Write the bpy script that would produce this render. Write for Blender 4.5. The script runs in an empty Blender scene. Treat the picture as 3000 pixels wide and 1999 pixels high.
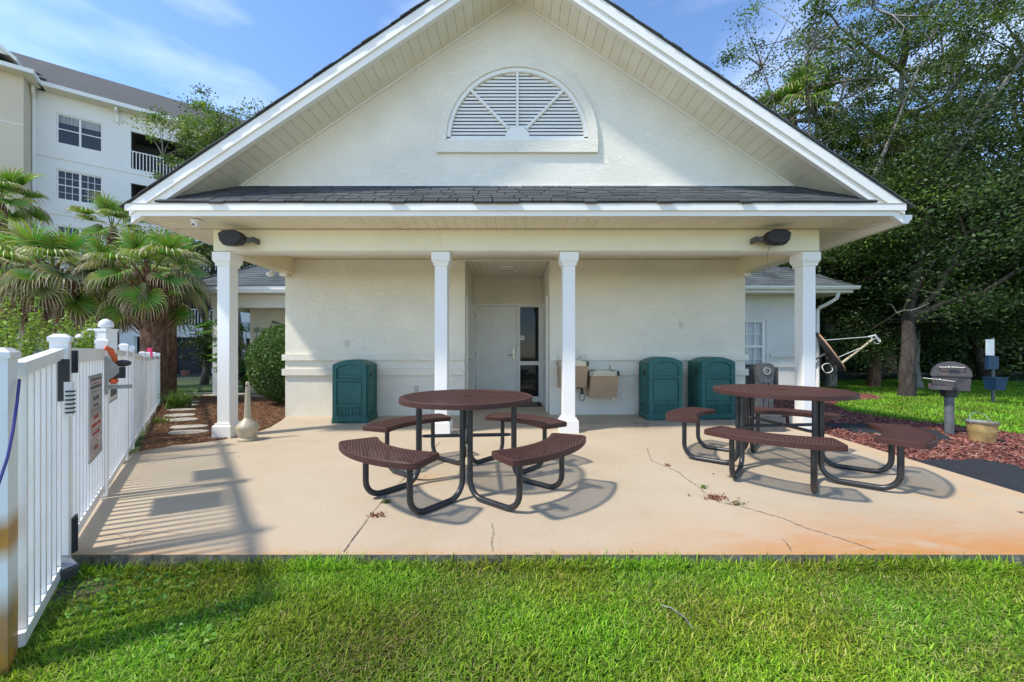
import bpy, bmesh, math, random
import numpy as np
from mathutils import Vector, Matrix, Euler
random.seed(7); RNG = np.random.default_rng(11)
PI = math.pi; R = math.radians
SC = bpy.context.scene; COL = SC.collection

# ------------------------------------------------------------------ camera, sky, sun, exposure
CAMH, FPX, CX, CY = 1.15, 1134.0, 1503.0, 1030.0      # eye height, focal length and centre of the 3000 px wide photograph
cam_d = bpy.data.cameras.new('camera'); cam = bpy.data.objects.new('camera', cam_d); COL.objects.link(cam)
cam.location = (0, 0, CAMH); cam.rotation_euler = (R(90), 0, 0)
cam_d.sensor_width = 36; cam_d.lens = 36 * FPX / 3000
cam_d.shift_x = (1500 - CX) / 3000; cam_d.shift_y = (CY - 999.5) / 3000
cam_d.clip_start = 0.05; cam_d.clip_end = 3000
SC.camera = cam

SUN_EL = R(53); SUN_H = Vector((-0.90, -0.43)).normalized()
SUN_DIR = Vector((SUN_H.x * math.cos(SUN_EL), SUN_H.y * math.cos(SUN_EL), math.sin(SUN_EL)))
world = bpy.data.worlds.new('World'); SC.world = world; world.use_nodes = True
wn, wl = world.node_tree.nodes, world.node_tree.links
wn.clear()
wo = wn.new('ShaderNodeOutputWorld'); wb = wn.new('ShaderNodeBackground')
sky = wn.new('ShaderNodeTexSky'); sky.sky_type = 'NISHITA'; sky.sun_disc = False
sky.sun_elevation = SUN_EL; sky.sun_rotation = math.atan2(SUN_DIR.x, SUN_DIR.y) % (2 * PI)
sky.air_density = 0.85; sky.dust_density = 0.1; sky.ozone_density = 3.5
wtc = wn.new('ShaderNodeTexCoord'); wmap = wn.new('ShaderNodeMapping')
wmap.inputs['Scale'].default_value = (1.3, 1.3, 5.0); wmap.inputs['Rotation'].default_value = (0, R(-6), R(20)); wmap.inputs['Location'].default_value = (2.2, 9, .2)
wno = wn.new('ShaderNodeTexNoise'); wno.inputs['Scale'].default_value = 1.9; wno.inputs['Detail'].default_value = 7
wno.inputs['Roughness'].default_value = 0.5; wno.inputs['Distortion'].default_value = 0.25
wr = wn.new('ShaderNodeValToRGB'); wr.color_ramp.elements[0].position = 0.46; wr.color_ramp.elements[1].position = 0.86
wr.color_ramp.elements[1].color = (0.27, 0.27, 0.27, 1)
wmx = wn.new('ShaderNodeMix'); wmx.data_type = 'RGBA'; wmx.inputs['B'].default_value = (8.2, 8.6, 9.2, 1)
wl.new(wtc.outputs['Generated'], wmap.inputs['Vector']); wl.new(wmap.outputs[0], wno.inputs['Vector'])
wl.new(wno.outputs['Fac'], wr.inputs['Fac']); wl.new(wr.outputs['Color'], wmx.inputs['Factor'])
whs = wn.new('ShaderNodeHueSaturation'); whs.inputs['Saturation'].default_value = 1.04; whs.inputs['Value'].default_value = 0.92; wl.new(sky.outputs[0], whs.inputs['Color']); wl.new(whs.outputs[0], wmx.inputs['A']); wl.new(wmx.outputs['Result'], wb.inputs['Color'])
wb.inputs['Strength'].default_value = 0.15
wl.new(wb.outputs[0], wo.inputs['Surface'])

sun_d = bpy.data.lights.new('sun', 'SUN'); sun_d.energy = 2.0; sun_d.angle = R(3.6); sun_d.color = (1.0, 0.95, 0.87)
sun = bpy.data.objects.new('sun', sun_d); COL.objects.link(sun)
sun.rotation_euler = SUN_DIR.to_track_quat('Z', 'Y').to_euler(); sun.location = (-20, -10, 30)
SC.view_settings.view_transform = 'Standard'; SC.view_settings.look = 'None'
SC.view_settings.gamma = 1; SC.view_settings.use_curve_mapping = False
SC.view_settings.exposure = 1.27
SC.cycles.max_bounces = 8; SC.cycles.diffuse_bounces = 5; SC.cycles.use_denoising = True
SC.cycles.sample_clamp_indirect = 6

# ------------------------------------------------------------------ helpers
def W(px, py, Y):                     # photograph pixel at a known depth -> place in the world
    return Vector(((px - CX) * Y / FPX, Y, CAMH + (CY - py) * Y / FPX))
def G(px, py, z=0.0):                 # photograph pixel of a point on the ground
    Y = (CAMH - z) * FPX / (py - CY)
    return Vector(((px - CX) * Y / FPX, Y, z))
def sstep(a, b, x):
    t = min(max((x - a) / (b - a), 0), 1); return t * t * (3 - 2 * t)
def slab_z(X, Y):                     # the patio falls gently to the left
    k = 0.016 * min(max((Y - 2.3) / 3.0, 0), 1)
    if Y > 5.4: k = 0.016 + (0.005 - 0.016) * min((Y - 5.4) / 1.5, 1)
    return max(-0.07, min(0.07, X * k))
def ground_z(X, Y):
    z = -0.085 + 0.028 * sstep(-2.0, -1.0, X) * (1 - sstep(2.2, 3.2, X)) + 0.06 * sstep(2.3, 4.0, Y) * sstep(3.0, 5.0, X)
    return z - 0.10 * sstep(9, 16, Y) * sstep(-4, -9, X)

class MB:
    def __init__(s): s.v = []; s.f = []; s.smooth = False
    def add(s, vs, fs):
        n = len(s.v); s.v.extend([tuple(v) for v in vs]); s.f.extend([tuple(n + i for i in f) for f in fs]); return s
    def box(s, x0, x1, y0, y1, z0, z1, bev=0):
        if bev:
            return s.prism([(x0 + bev, y0), (x1 - bev, y0), (x1, y0 + bev), (x1, y1 - bev), (x1 - bev, y1), (x0 + bev, y1), (x0, y1 - bev), (x0, y0 + bev)], z0, z1)
        return s.add([(x0,y0,z0),(x1,y0,z0),(x1,y1,z0),(x0,y1,z0),(x0,y0,z1),(x1,y0,z1),(x1,y1,z1),(x0,y1,z1)],
                     [(0,3,2,1),(4,5,6,7),(0,1,5,4),(1,2,6,5),(2,3,7,6),(3,0,4,7)])
    def obox(s, c, ax, ay, az, hx, hy, hz):
        c = Vector(c); ax = Vector(ax).normalized()*hx; ay = Vector(ay).normalized()*hy; az = Vector(az).normalized()*hz
        vs = [c+ax*a+ay*b+az*d for a, b, d in ((-1,-1,-1),(1,-1,-1),(1,1,-1),(-1,1,-1),(-1,-1,1),(1,-1,1),(1,1,1),(-1,1,1))]
        return s.add(vs, [(0,3,2,1),(4,5,6,7),(0,1,5,4),(1,2,6,5),(2,3,7,6),(3,0,4,7)])
    def prism(s, poly, z0, z1, fn=None):            # polygon in xy, extruded in z (fn maps the points)
        n = len(poly); vs = [(x, y, z0) for x, y in poly] + [(x, y, z1) for x, y in poly]
        if fn: vs = [fn(*v) for v in vs]
        return s.add(vs, [tuple(range(n))[::-1], tuple(range(n, 2*n))] + [(i, (i+1) % n, n+(i+1) % n, n+i) for i in range(n)])
    def prism_y(s, poly, y0, y1):                   # polygon in xz, extruded in y
        return s.prism(poly, y0, y1, lambda a, b, c: (a, c, b))
    def tube(s, pts, r, seg=8, cap=True):
        pts = [Vector(p) for p in pts]; n = len(pts); rs = r if isinstance(r, (list, tuple)) else [r]*n
        base = len(s.v); up = None
        for i, p in enumerate(pts):
            t = (pts[min(i+1, n-1)] - pts[max(i-1, 0)]).normalized()
            if up is None: up = Vector((0,0,1)) if abs(t.z) < .9 else Vector((1,0,0))
            u = t.cross(up); 
            if u.length < 1e-6: u = t.orthogonal()
            u.normalize(); w = u.cross(t).normalized(); up = w
            for k in range(seg):
                a = 2*PI*k/seg; q = p + (u*math.cos(a) + w*math.sin(a))*rs[i]; s.v.append(tuple(q))
        for i in range(n-1):
            for k in range(seg):
                a = base+i*seg+k; b = base+i*seg+(k+1) % seg; s.f.append((a, b, b+seg, a+seg))
        if cap: s.f.append(tuple(base+k for k in range(seg))[::-1]); s.f.append(tuple(base+(n-1)*seg+k for k in range(seg)))
        return s
    def lathe(s, prof, c=(0,0,0), seg=20, sx=1, sy=1):
        base = len(s.v)
        for r, z in prof:
            for k in range(seg):
                a = 2*PI*k/seg; s.v.append((c[0]+r*sx*math.cos(a), c[1]+r*sy*math.sin(a), c[2]+z))
        for i in range(len(prof)-1):
            for k in range(seg):
                a = base+i*seg+k; b = base+i*seg+(k+1) % seg; s.f.append((a, b, b+seg, a+seg))
        s.f.append(tuple(base+k for k in range(seg))[::-1]); s.f.append(tuple(base+(len(prof)-1)*seg+k for k in range(seg)))
        return s
    def ellipsoid(s, c, r, seg=12, rings=8):
        prof = [(math.sin(PI*i/rings) + 1e-4, -math.cos(PI*i/rings)) for i in range(rings+1)]; n = len(s.v)
        s.lathe(prof, (0,0,0), seg)
        for i in range(n, len(s.v)):
            x, y, z = s.v[i]; s.v[i] = (c[0]+x*r[0], c[1]+y*r[1], c[2]+z*r[2])
        return s
    def mesh(s, name, mat, off=(0,0,0), smooth=False):
        m = bpy.data.meshes.new(name); vs = s.v
        if any(off): vs = [(x-off[0], y-off[1], z-off[2]) for x, y, z in vs]
        m.from_pydata(vs, [], s.f); m.materials.append(mat)
        if smooth: smooth_mesh(m)
        m.update(); return m
    def build(s, name, mat, parent=None, smooth=False):
        off = root_loc(parent) if parent else (0,0,0)
        return link(name, s.mesh(name, mat, off, smooth), parent)
def smooth_mesh(m, ang=R(38)):
    m.polygons.foreach_set('use_smooth', [True]*len(m.polygons))
    try: m.set_sharp_from_angle(angle=ang)
    except Exception: pass
def link(name, data, parent=None, loc=None, rot=None):
    o = bpy.data.objects.new(name, data); COL.objects.link(o)
    if parent: o.parent = parent
    if loc is not None: o.location = loc
    if rot is not None: o.rotation_euler = rot
    return o
def root_loc(o):
    l = Vector((0,0,0))
    while o: l += o.location; o = o.parent
    return tuple(l)
def tag(o, label=None, cat=None, group=None, kind=None):
    if label: o['label'] = label
    if cat: o['category'] = cat
    if group: o['group'] = group
    if kind: o['kind'] = kind
    return o
def thing(name, label, cat, loc=(0,0,0), rz=0, group=None):
    o = link(name, None, None, loc, (0,0,rz)); o.empty_display_size = .1
    return tag(o, label, cat, group)
def struct(o): o['kind'] = 'structure'; return o
def copy_tree(o, parent=None):
    c = o.copy(); COL.objects.link(c); c.parent = parent
    for ch in list(o.children): copy_tree(ch, c)
    return c
def piece(name, mesh, parent, loc, rot=(0,0,0), scale=None):     # a shared-mesh piece at a world place under its thing
    l = root_loc(parent); o = link(name, mesh, parent, Vector(loc)-Vector(l), rot)
    if scale: o.scale = scale
    return o
def raw_mesh(name, mat, V, F, cols=None, smooth=False):           # numpy arrays -> mesh (all faces the same size)
    m = bpy.data.meshes.new(name); V = np.asarray(V, np.float32); F = np.asarray(F, np.int32); k = F.shape[1]
    m.vertices.add(len(V)); m.vertices.foreach_set('co', V.ravel())
    m.loops.add(F.size); m.loops.foreach_set('vertex_index', F.ravel())
    m.polygons.add(len(F)); m.polygons.foreach_set('loop_start', np.arange(0, F.size, k, dtype=np.int32))
    try: m.polygons.foreach_set('loop_total', np.full(len(F), k, dtype=np.int32))
    except Exception: pass
    if cols is not None:
        a = m.color_attributes.new('Col', 'FLOAT_COLOR', 'POINT'); c = np.ones((len(V), 4), np.float32); c[:, :3] = cols
        a.data.foreach_set('color', c.ravel())
    if smooth: m.polygons.foreach_set('use_smooth', [True]*len(F))
    m.materials.append(mat); m.update(calc_edges=True); return m
def text(body, size, mat, parent, loc, rot, align='CENTER', name='lettering', sx=1.0):
    c = bpy.data.curves.new('lettering', 'FONT'); c.body = body; c.size = size; c.align_x = align; c.align_y = 'CENTER'; c.extrude = 0.0006
    c.materials.append(mat); tmp = bpy.data.objects.new('text_source', c); COL.objects.link(tmp); dg = bpy.context.evaluated_depsgraph_get(); me = bpy.data.meshes.new_from_object(tmp.evaluated_get(dg)); bpy.data.objects.remove(tmp)
    o = bpy.data.objects.new(name, me); COL.objects.link(o); o.parent = parent; o.location = loc; o.rotation_euler = rot; o.scale = (sx, 1, 1)
    return o

# ------------------------------------------------------------------ materials
class NT:
    def __init__(s, name):
        s.m = bpy.data.materials.new(name); s.m.use_nodes = True; s.n = s.m.node_tree.nodes; s.l = s.m.node_tree.links
        s.b = s.n['Principled BSDF']; s._tc = None
    def tc(s, out='Object'):
        if not s._tc: s._tc = s.n.new('ShaderNodeTexCoord')
        return s._tc.outputs[out]
    def noise(s, scale, detail=4, rough=.5, dist=0, vec=None, mapscale=None, out='Fac'):
        t = s.n.new('ShaderNodeTexNoise'); t.inputs['Scale'].default_value = scale; t.inputs['Detail'].default_value = detail
        t.inputs['Roughness'].default_value = rough; t.inputs['Distortion'].default_value = dist
        v = vec or s.tc()
        if mapscale:
            mp = s.n.new('ShaderNodeMapping'); mp.inputs['Scale'].default_value = mapscale; s.l.new(v, mp.inputs[0]); v = mp.outputs[0]
        s.l.new(v, t.inputs['Vector']); return t.outputs[out]
    def ramp(s, fac, stops):
        r = s.n.new('ShaderNodeValToRGB'); e = r.color_ramp.elements
        while len(e) < len(stops): e.new(.5)
        for el, (p, c) in zip(e, stops):
            el.position = p; el.color = (c, c, c, 1) if isinstance(c, (int, float)) else (*c, 1)
        s.l.new(fac, r.inputs[0]); return r.outputs[0]
    def mix(s, fac, a, b, mode='MIX'):
        m = s.n.new('ShaderNodeMix'); m.data_type = 'RGBA'; m.blend_type = mode
        for k, v in (('Factor', fac), ('A', a), ('B', b)):
            if isinstance(v, (int, float)): m.inputs[k].default_value = v if k == 'Factor' else (v, v, v, 1)
            elif isinstance(v, tuple): m.inputs[k].default_value = (*v, 1)
            else: s.l.new(v, m.inputs[k])
        return m.outputs['Result']
    def math(s, op, a, b=0.0, clamp=False):
        m = s.n.new('ShaderNodeMath'); m.operation = op; m.use_clamp = clamp
        for i, v in enumerate((a, b)):
            if isinstance(v, (int, float)): m.inputs[i].default_value = v
            else: s.l.new(v, m.inputs[i])
        return m.outputs[0]
    def xyz(s, vec=None):
        x = s.n.new('ShaderNodeSeparateXYZ'); s.l.new(vec or s.tc(), x.inputs[0]); return x.outputs
    def base(s, c):
        if isinstance(c, tuple): s.b.inputs['Base Color'].default_value = (*c, 1)
        else: s.l.new(c, s.b.inputs['Base Color'])
    def rough(s, r):
        if isinstance(r, (int, float)): s.b.inputs['Roughness'].default_value = r
        else: s.l.new(r, s.b.inputs['Roughness'])
    def bump(s, h, strength=.3, dist=.01):
        b = s.n.new('ShaderNodeBump'); b.inputs['Strength'].default_value = strength; b.inputs['Distance'].default_value = dist
        s.l.new(h, b.inputs['Height']); s.l.new(b.outputs[0], s.b.inputs['Normal'])
def pos(nt):
    g = nt.n.new('ShaderNodeNewGeometry'); return g.outputs['Position']

def plain(name, col, rough=.5, metal=0, var=.06, scale=8, spec=None, bump=0, mapscale=None):
    t = NT(name); p = pos(t); n = t.noise(scale, 5, .6, vec=p, mapscale=mapscale)
    a = tuple(max(0, c*(1-var*1.6)) for c in col); b = tuple(min(1, c*(1+var)) for c in col)
    t.base(t.ramp(n, [(.3, a), (.7, b)])); t.rough(rough); t.b.inputs['Metallic'].default_value = metal
    if spec is not None: t.b.inputs['Specular IOR Level'].default_value = spec
    if bump: t.bump(t.noise(scale*12, 3, vec=p), bump, .004)
    return t.m
def stucco(name, col, strength=.55, stain=None, dirt=.1):
    t = NT(name); p = pos(t)
    warp = t.noise(3.0, 3, .5, vec=p, out='Color')
    vec = t.mix(.12, p, warp, 'ADD')
    n1 = t.noise(12, 4, .6, 1.1, vec=vec, mapscale=(1, 1, 2.6))
    ridge = t.ramp(n1, [(.42, 0), (.50, 1), (.58, .25), (.66, .9)])
    msk = t.ramp(t.noise(1.6, 3, vec=p), [(.3, .35), (.65, 1)])
    fine = t.noise(70, 3, .6, vec=p)
    h = t.math('ADD', t.math('MULTIPLY', ridge, msk), t.math('MULTIPLY', fine, .22))
    t.bump(h, strength, .022)
    c = t.ramp(t.noise(1.1, 5, .6, vec=p), [(.3, tuple(x*(1-dirt) for x in col)), (.65, col)])
    if stain: c = stain(t, p, c)
    t.base(c); t.rough(.85); return t.m
WHITE = (.80, .80, .77)
M = {}
M['stucco'] = stucco('stucco_white', (.86, .80, .645), .42)
def corner_stain(t, p, c):
    x = t.xyz(p); dx = t.math('SUBTRACT', 8.2, x[0]); a = t.ramp(dx, [(.0, 1), (.75, 0)])
    zz = t.ramp(x[2], [(.2, 1), (.6, 1), (1.0, .6)]); z2 = t.ramp(t.math('DIVIDE', x[2], 2.0), [(.5, 1), (.85, 0)])
    n = t.ramp(t.noise(4.5, 5, .7, vec=p), [(.38, 0), (.62, 1)])
    f = t.math('MULTIPLY', t.math('MULTIPLY', a, n), t.math('MULTIPLY', z2, .75))
    return t.mix(f, c, (.52, .33, .12))
M['stucco_wing'] = stucco('stucco_wing', (.82, .79, .70), .5, corner_stain)
M['stucco_gable'] = stucco('stucco_gable', (.87, .81, .68), .42)
def far_stucco(name, col):
    t = NT(name); p = pos(t); t.base(t.ramp(t.noise(.5, 5, .6, vec=p), [(.3, tuple(x*.93 for x in col)), (.7, col)])); t.rough(.9)
    t.bump(t.noise(6, 4, vec=p), .3, .02); return t.m
M['apt_white'] = far_stucco('apartment_white', (.80, .77, .71)); M['apt_beige'] = far_stucco('apartment_beige', (.66, .55, .40))
def trimmat(name, col, dirt=.12, dcol=(.42, .36, .22)):
    t = NT(name); p = pos(t); n = t.ramp(t.noise(2.3, 6, .65, vec=p), [(.45, 0), (.8, 1)]); f = t.noise(40, 3, vec=p)
    t.base(t.mix(t.math('MULTIPLY', n, dirt), t.ramp(f, [(.3, tuple(x*.97 for x in col)), (.7, col)]), dcol)); t.rough(.45)
    t.bump(t.noise(60, 3, vec=p), .05, .003); return t.m
M['trim'] = trimmat('white_painted_trim', (.82, .79, .72)); M['beam'] = trimmat('cream_painted_beam', (.79, .72, .50), .2)
M['column'] = trimmat('white_column_paint', (.85, .82, .75), .08)
def soffitmat():
    t = NT('soffit_vinyl'); p = pos(t); n = t.noise(3, 4, vec=p)
    info = t.n.new('ShaderNodeObjectInfo'); c = t.ramp(n, [(.3, (.75, .69, .54)), (.7, (.82, .76, .62))])
    c = t.mix(t.math('MULTIPLY', info.outputs['Random'], .14), c, (.52, .46, .32)); 
    w = t.noise(150, 2, vec=p)
    t.bump(w, .12, .003); t.base(c); t.rough(.5); return t.m
M['soffit'] = soffitmat()
def shingle(name, a, b, s=1):
    t = NT(name); p = pos(t); info = t.n.new('ShaderNodeObjectInfo')
    g = t.noise(160*s, 3, .7, vec=p); big = t.noise(1.2, 3, vec=p)
    c = t.ramp(g, [(.3, tuple(x*.6 for x in a)), (.5, a), (.72, b)])
    att = t.n.new('ShaderNodeAttribute'); att.attribute_name = 'Col'
    c = t.mix(t.math('MULTIPLY', info.outputs['Random'], .8), c, tuple(x*.5 for x in a))
    c = t.mix(t.ramp(big, [(.4, 0), (.75, .3)]), c, tuple(x*1.3 for x in b))
    t.base(c); t.rough(.92); t.bump(g, .35, .003); return t.m
M['shingle_dark'] = shingle('asphalt_shingle_dark', (.055, .06, .062), (.11, .118, .118))
M['shingle_grey'] = shingle('asphalt_shingle_grey', (.075, .088, .085), (.15, .165, .16))
def aptroof():
    t = NT('apartment_roof_shingle'); p = pos(t)
    br = t.n.new('ShaderNodeTexBrick'); br.inputs['Scale'].default_value = 1; br.inputs['Brick Width'].default_value = .45; br.inputs['Row Height'].default_value = .16
    br.inputs['Mortar Size'].default_value = .012; br.inputs['Color1'].default_value = (.06, .058, .052, 1); br.inputs['Color2'].default_value = (.095, .09, .08, 1); br.inputs['Mortar'].default_value = (.045, .045, .042, 1)
    t.l.new(t.tc('UV'), br.inputs['Vector']); c = t.mix(.35, br.outputs['Color'], t.ramp(t.noise(3, 5, .7, vec=p), [(.3, (.04, .04, .036)), (.7, (.10, .097, .088))]))
    t.base(c); t.rough(.95); return t.m
M['apt_roof'] = aptroof()
def patio():
    t = NT('painted_concrete'); p = pos(t); x = t.xyz(p)
    n = t.noise(.9, 6, .6, vec=p); c = t.ramp(n, [(.3, (.45, .352, .232)), (.5, (.50, .40, .275)), (.72, (.53, .43, .31))])
    fine = t.noise(45, 4, .7, vec=p); c = t.mix(t.ramp(fine, [(.35, .28), (.6, 0)]), c, (.38, .30, .20)); gr = t.noise(3.5, 6, .7, .6, vec=p, mapscale=(1, .5, 1)); c = t.mix(t.ramp(gr, [(.5, 0), (.75, .30)]), c, (.40, .31, .20))
    specks = t.ramp(t.noise(26, 2, .4, vec=p), [(.70, 0), (.76, .6)]); c = t.mix(specks, c, (.30, .22, .13))
    # rust along the front edge, strongest on the right
    edge = t.ramp(t.math('SUBTRACT', x[1], 2.19), [(0.0, 1), (.12, .85), (.36, .4), (.75, 0)])
    rx = t.ramp(t.math('DIVIDE', x[0], 4.1), [(.10, .1), (.32, .6), (.5, 1)])
    rn = t.ramp(t.noise(2.2, 6, .65, .5, vec=p, mapscale=(1, 2.6, 1)), [(.30, .35), (.56, 1)])
    c = t.mix(t.math('MULTIPLY', t.math('MULTIPLY', edge, rx), rn), c, (.50, .21, .05))
    lowedge = t.ramp(t.math('SUBTRACT', x[1], 2.19), [(0.0, 1), (.035, .4), (.12, 0)])
    c = t.mix(t.math('MULTIPLY', lowedge, t.ramp(t.noise(5, 5, .7, vec=p), [(.3, .2), (.65, .9)])), c, (.50, .26, .10))
    st = t.ramp(t.noise(1.6, 7, .7, 1.0, vec=p), [(.60, 0), (.72, .5)]); c = t.mix(t.math('MULTIPLY', st, .55), c, (.50, .34, .17))
    def blob(cx, cy, r, col, k, c):
        vm = t.n.new('ShaderNodeVectorMath'); vm.operation = 'DISTANCE'; t.l.new(p, vm.inputs[0]); vm.inputs[1].default_value = (cx, cy, 0)
        f = t.ramp(t.math('DIVIDE', vm.outputs['Value'], r), [(.2, 1), (1, 0)]); nn = t.ramp(t.noise(7, 5, .7, vec=p), [(.35, 0), (.6, 1)])
        return t.mix(t.math('MULTIPLY', t.math('MULTIPLY', f, nn), k), c, col)
    c = blob(2.0, 5.95, .55, (.16, .14, .09), .8, c); c = blob(1.3, 6.2, .35, (.2, .17, .1), .5, c); c = blob(3.5, 3.0, .5, (.62, .36, .15), .5, c); c = blob(-.8, 3.5, .25, (.6, .3, .1), .5, c)
    side = t.ramp(t.math('ABSOLUTE', t.math('SUBTRACT', x[0], 4.0)), [(0, .55), (.25, 0)]); c = t.mix(t.math('MULTIPLY', side, rn), c, (.60, .36, .16))
    t.base(c); t.rough(.7); t.bump(t.math('ADD', fine, t.math('MULTIPLY', n, 2)), .10, .004); return t.m
M['patio'] = patio()
def edgeconc():
    t = NT('weathered_concrete_edge'); p = pos(t); n = t.noise(30, 5, .7, vec=p); t.base(t.ramp(n, [(.3, (.05, .045, .035)), (.6, (.20, .18, .14)), (.75, (.36, .33, .27))])); t.rough(.95); t.bump(n, .8, .01); return t.m
M['edge'] = edgeconc()
M['walk'] = plain('pale_walk_concrete', (.58, .50, .38), .85, var=.12, scale=3, bump=.2)
M['crack'] = plain('crack_soil', (.10, .075, .05), .95, var=.3, scale=40)
def lawn():
    t = NT('lawn_ground'); p = pos(t); n = t.noise(4, 6, .7, vec=p); f = t.noise(60, 4, .7, vec=p)
    c = t.ramp(n, [(.3, (.035, .07, .012)), (.55, (.055, .125, .016)), (.75, (.085, .17, .025))]); c = t.mix(t.ramp(f, [(.35, .6), (.6, 0)]), c, (.03, .035, .012))
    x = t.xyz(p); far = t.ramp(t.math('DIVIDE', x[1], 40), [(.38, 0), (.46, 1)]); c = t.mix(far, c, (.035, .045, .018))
    t.base(c); t.rough(.95); t.bump(f, .8, .03); return t.m
M['lawn'] = lawn()
def soil(name, a, b):
    t = NT(name); p = pos(t); n = t.noise(22, 6, .75, 1.2, vec=p); t.base(t.ramp(n, [(.3, tuple(x*.45 for x in a)), (.5, a), (.7, b)])); t.rough(.95); t.bump(n, 1.0, .02); return t.m
M['straw'] = soil('pine_straw_ground', (.17, .085, .045), (.30, .17, .09)); M['mulch'] = soil('red_mulch_ground', (.13, .045, .03), (.25, .09, .06))
M['soil'] = soil('bare_soil', (.09, .07, .045), (.17, .13, .085))
def vcol(name, rough=.6, trans=0.0, spec=.3, hue=0.0):
    t = NT(name); a = t.n.new('ShaderNodeAttribute'); a.attribute_name = 'Col'; c = a.outputs['Color']
    t.base(c); t.rough(rough); t.b.inputs['Specular IOR Level'].default_value = spec
    if trans:
        tr = t.n.new('ShaderNodeBsdfTranslucent'); mx = t.n.new('ShaderNodeMixShader'); mx.inputs[0].default_value = trans
        t.l.new(t.mix(1.0, c, (1.0, 1.0, .45), 'MULTIPLY'), tr.inputs[0]); out = t.n['Material Output']
        t.l.new(t.b.outputs[0], mx.inputs[1]); t.l.new(tr.outputs[0], mx.inputs[2]); t.l.new(mx.outputs[0], out.inputs[0])
    return t.m
M['leaf'] = vcol('leaf', .5, .32, .35); M['grass'] = vcol('grass_blade', .6, .32, .12); M['chip'] = vcol('mulch_chip', .85, 0, .2); M['frond'] = vcol('palm_frond_green', .45, .25, .35)
def bark(name, a, b, sc=9):
    t = NT(name); p = pos(t); n = t.noise(sc, 6, .7, .8, vec=p, mapscale=(1, 1, .35)); t.base(t.ramp(n, [(.32, tuple(x*.4 for x in a)), (.5, a), (.68, b)])); t.rough(.95); t.bump(n, 1, .03); return t.m
M['bark'] = bark('grey_brown_bark', (.06, .047, .036), (.12, .097, .077)); M['bark_pale'] = bark('pale_bark', (.20, .18, .15), (.38, .35, .30)); M['palm_trunk'] = bark('palm_boot_fibre', (.17, .085, .05), (.34, .20, .12), 14)
M['vinyl'] = plain('white_vinyl', (.82, .80, .76), .42, var=.05, scale=3)
def vinyl_post():
    t = NT('white_vinyl_rusty'); p = pos(t); x = t.xyz(p); n = t.noise(5, 5, .65, .4, vec=p, mapscale=(3, 3, .8))
    low = t.ramp(x[2], [(.0, 1), (.14, .95), (.26, .0)]); hi = t.ramp(t.math('ABSOLUTE', t.math('SUBTRACT', x[2], .44)), [(.03, 1), (.10, 0)]); d = t.math('ABSOLUTE', t.math('ADD', t.math('ADD', t.math('MULTIPLY', x[0], .7672), t.math('MULTIPLY', x[1], .6414)), .540)); stripe = t.ramp(d, [(.024, 1), (.036, .1)])
    side = t.math('MULTIPLY', stripe, t.ramp(n, [(.2, .85), (.5, 1)]))
    c = t.mix(t.math('MULTIPLY', t.math('MAXIMUM', low, hi), side), (.78, .79, .78), t.ramp(n, [(.35, (.30, .13, .02)), (.65, (.62, .30, .05))]))
    t.base(c); t.rough(.45); return t.m
M['vinyl_rust'] = vinyl_post()
M['brown'] = plain('brown_plastisol', (.066, .027, .021), .5, var=.08, scale=14, spec=.3)
M['blacktube'] = plain('black_powder_coat', (.022, .023, .025), .35, var=.2, scale=20, spec=.5)
M['bolt'] = plain('zinc_bolt', (.5, .5, .48), .35, 1)
M['green'] = plain('green_plastic', (.022, .115, .098), .5, var=.12, scale=5, spec=.4, bump=.15)
M['green_side'] = M['green']
M['steel'] = plain('brushed_steel', (.42, .38, .31), .28, .9, var=.1, scale=30)
M['tan'] = plain('tan_vinyl_steel', (.47, .325, .205), .45, .15, var=.06, scale=4)
M['black'] = plain('black_plastic', (.02, .019, .018), .45, var=.3, scale=25)
M['speaker'] = plain('dusty_black_grille', (.028, .024, .026), .7, var=.7, scale=60)
M['iron'] = None
def iron(name, rust=.5):
    t = NT(name); p = pos(t); n = t.noise(7, 6, .7, vec=p); c = t.ramp(n, [(.35, (.035, .033, .034)), (.55, (.075, .07, .072)), (.62+.1*(1-rust), (.17, .065, .035))]); t.base(c); t.rough(.65); t.bump(t.noise(60, 3, vec=p), .2, .004); return t.m
M['iron'] = iron('weathered_grill_steel', .4); M['iron_rusty'] = iron('rusty_grill_steel', 1.0)
M['greypaint'] = plain('grey_painted_pipe', (.13, .135, .14), .55, var=.2, scale=9)
M['greyplastic'] = plain('dark_grey_plastic', (.085, .083, .082), .6, var=.2, scale=12)
M['acmetal'] = plain('air_conditioner_metal', (.10, .088, .07), .6, var=.12, scale=6)
M['urn'] = plain('beige_urn_plastic', (.46, .39, .26), .42, var=.06, scale=9)
M['bucket'] = plain('tan_painted_tub', (.58, .40, .16), .3, .25, var=.3, scale=6); M['galv'] = plain('galvanised_rim', (.42, .42, .40), .35, .7, var=.2, scale=9)
M['fabric'] = plain('black_ground_fabric', (.022, .023, .027), .8, var=.3, scale=30, bump=.9)
M['dish'] = plain('dish_grey_back', (.045, .045, .047), .5, var=.2); M['dish_face'] = plain('dish_peach_face', (.62, .36, .20), .5, var=.08); M['dish_arm'] = plain('dish_arm_beige', (.50, .42, .27), .5, var=.08)
M['white'] = plain('white_plastic', (.76, .76, .73), .4, var=.04); M['cord'] = plain('dark_blue_cord', (.06, .055, .22), .5)
M['orange'] = plain('orange_webbing', (.80, .13, .03), .6, var=.1, scale=30); M['pink'] = plain('pink_ribbon', (.80, .03, .14), .5)
M['grey'] = plain('grey_metal', (.33, .33, .32), .35, .6, var=.08); M['hinge'] = plain('black_hinge', (.025, .026, .03), .5)
M['bluebin'] = plain('blue_bin_plastic', (.008, .04, .09), .5, var=.1)  # blue set darker to carry the shade the waste station stands in
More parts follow.
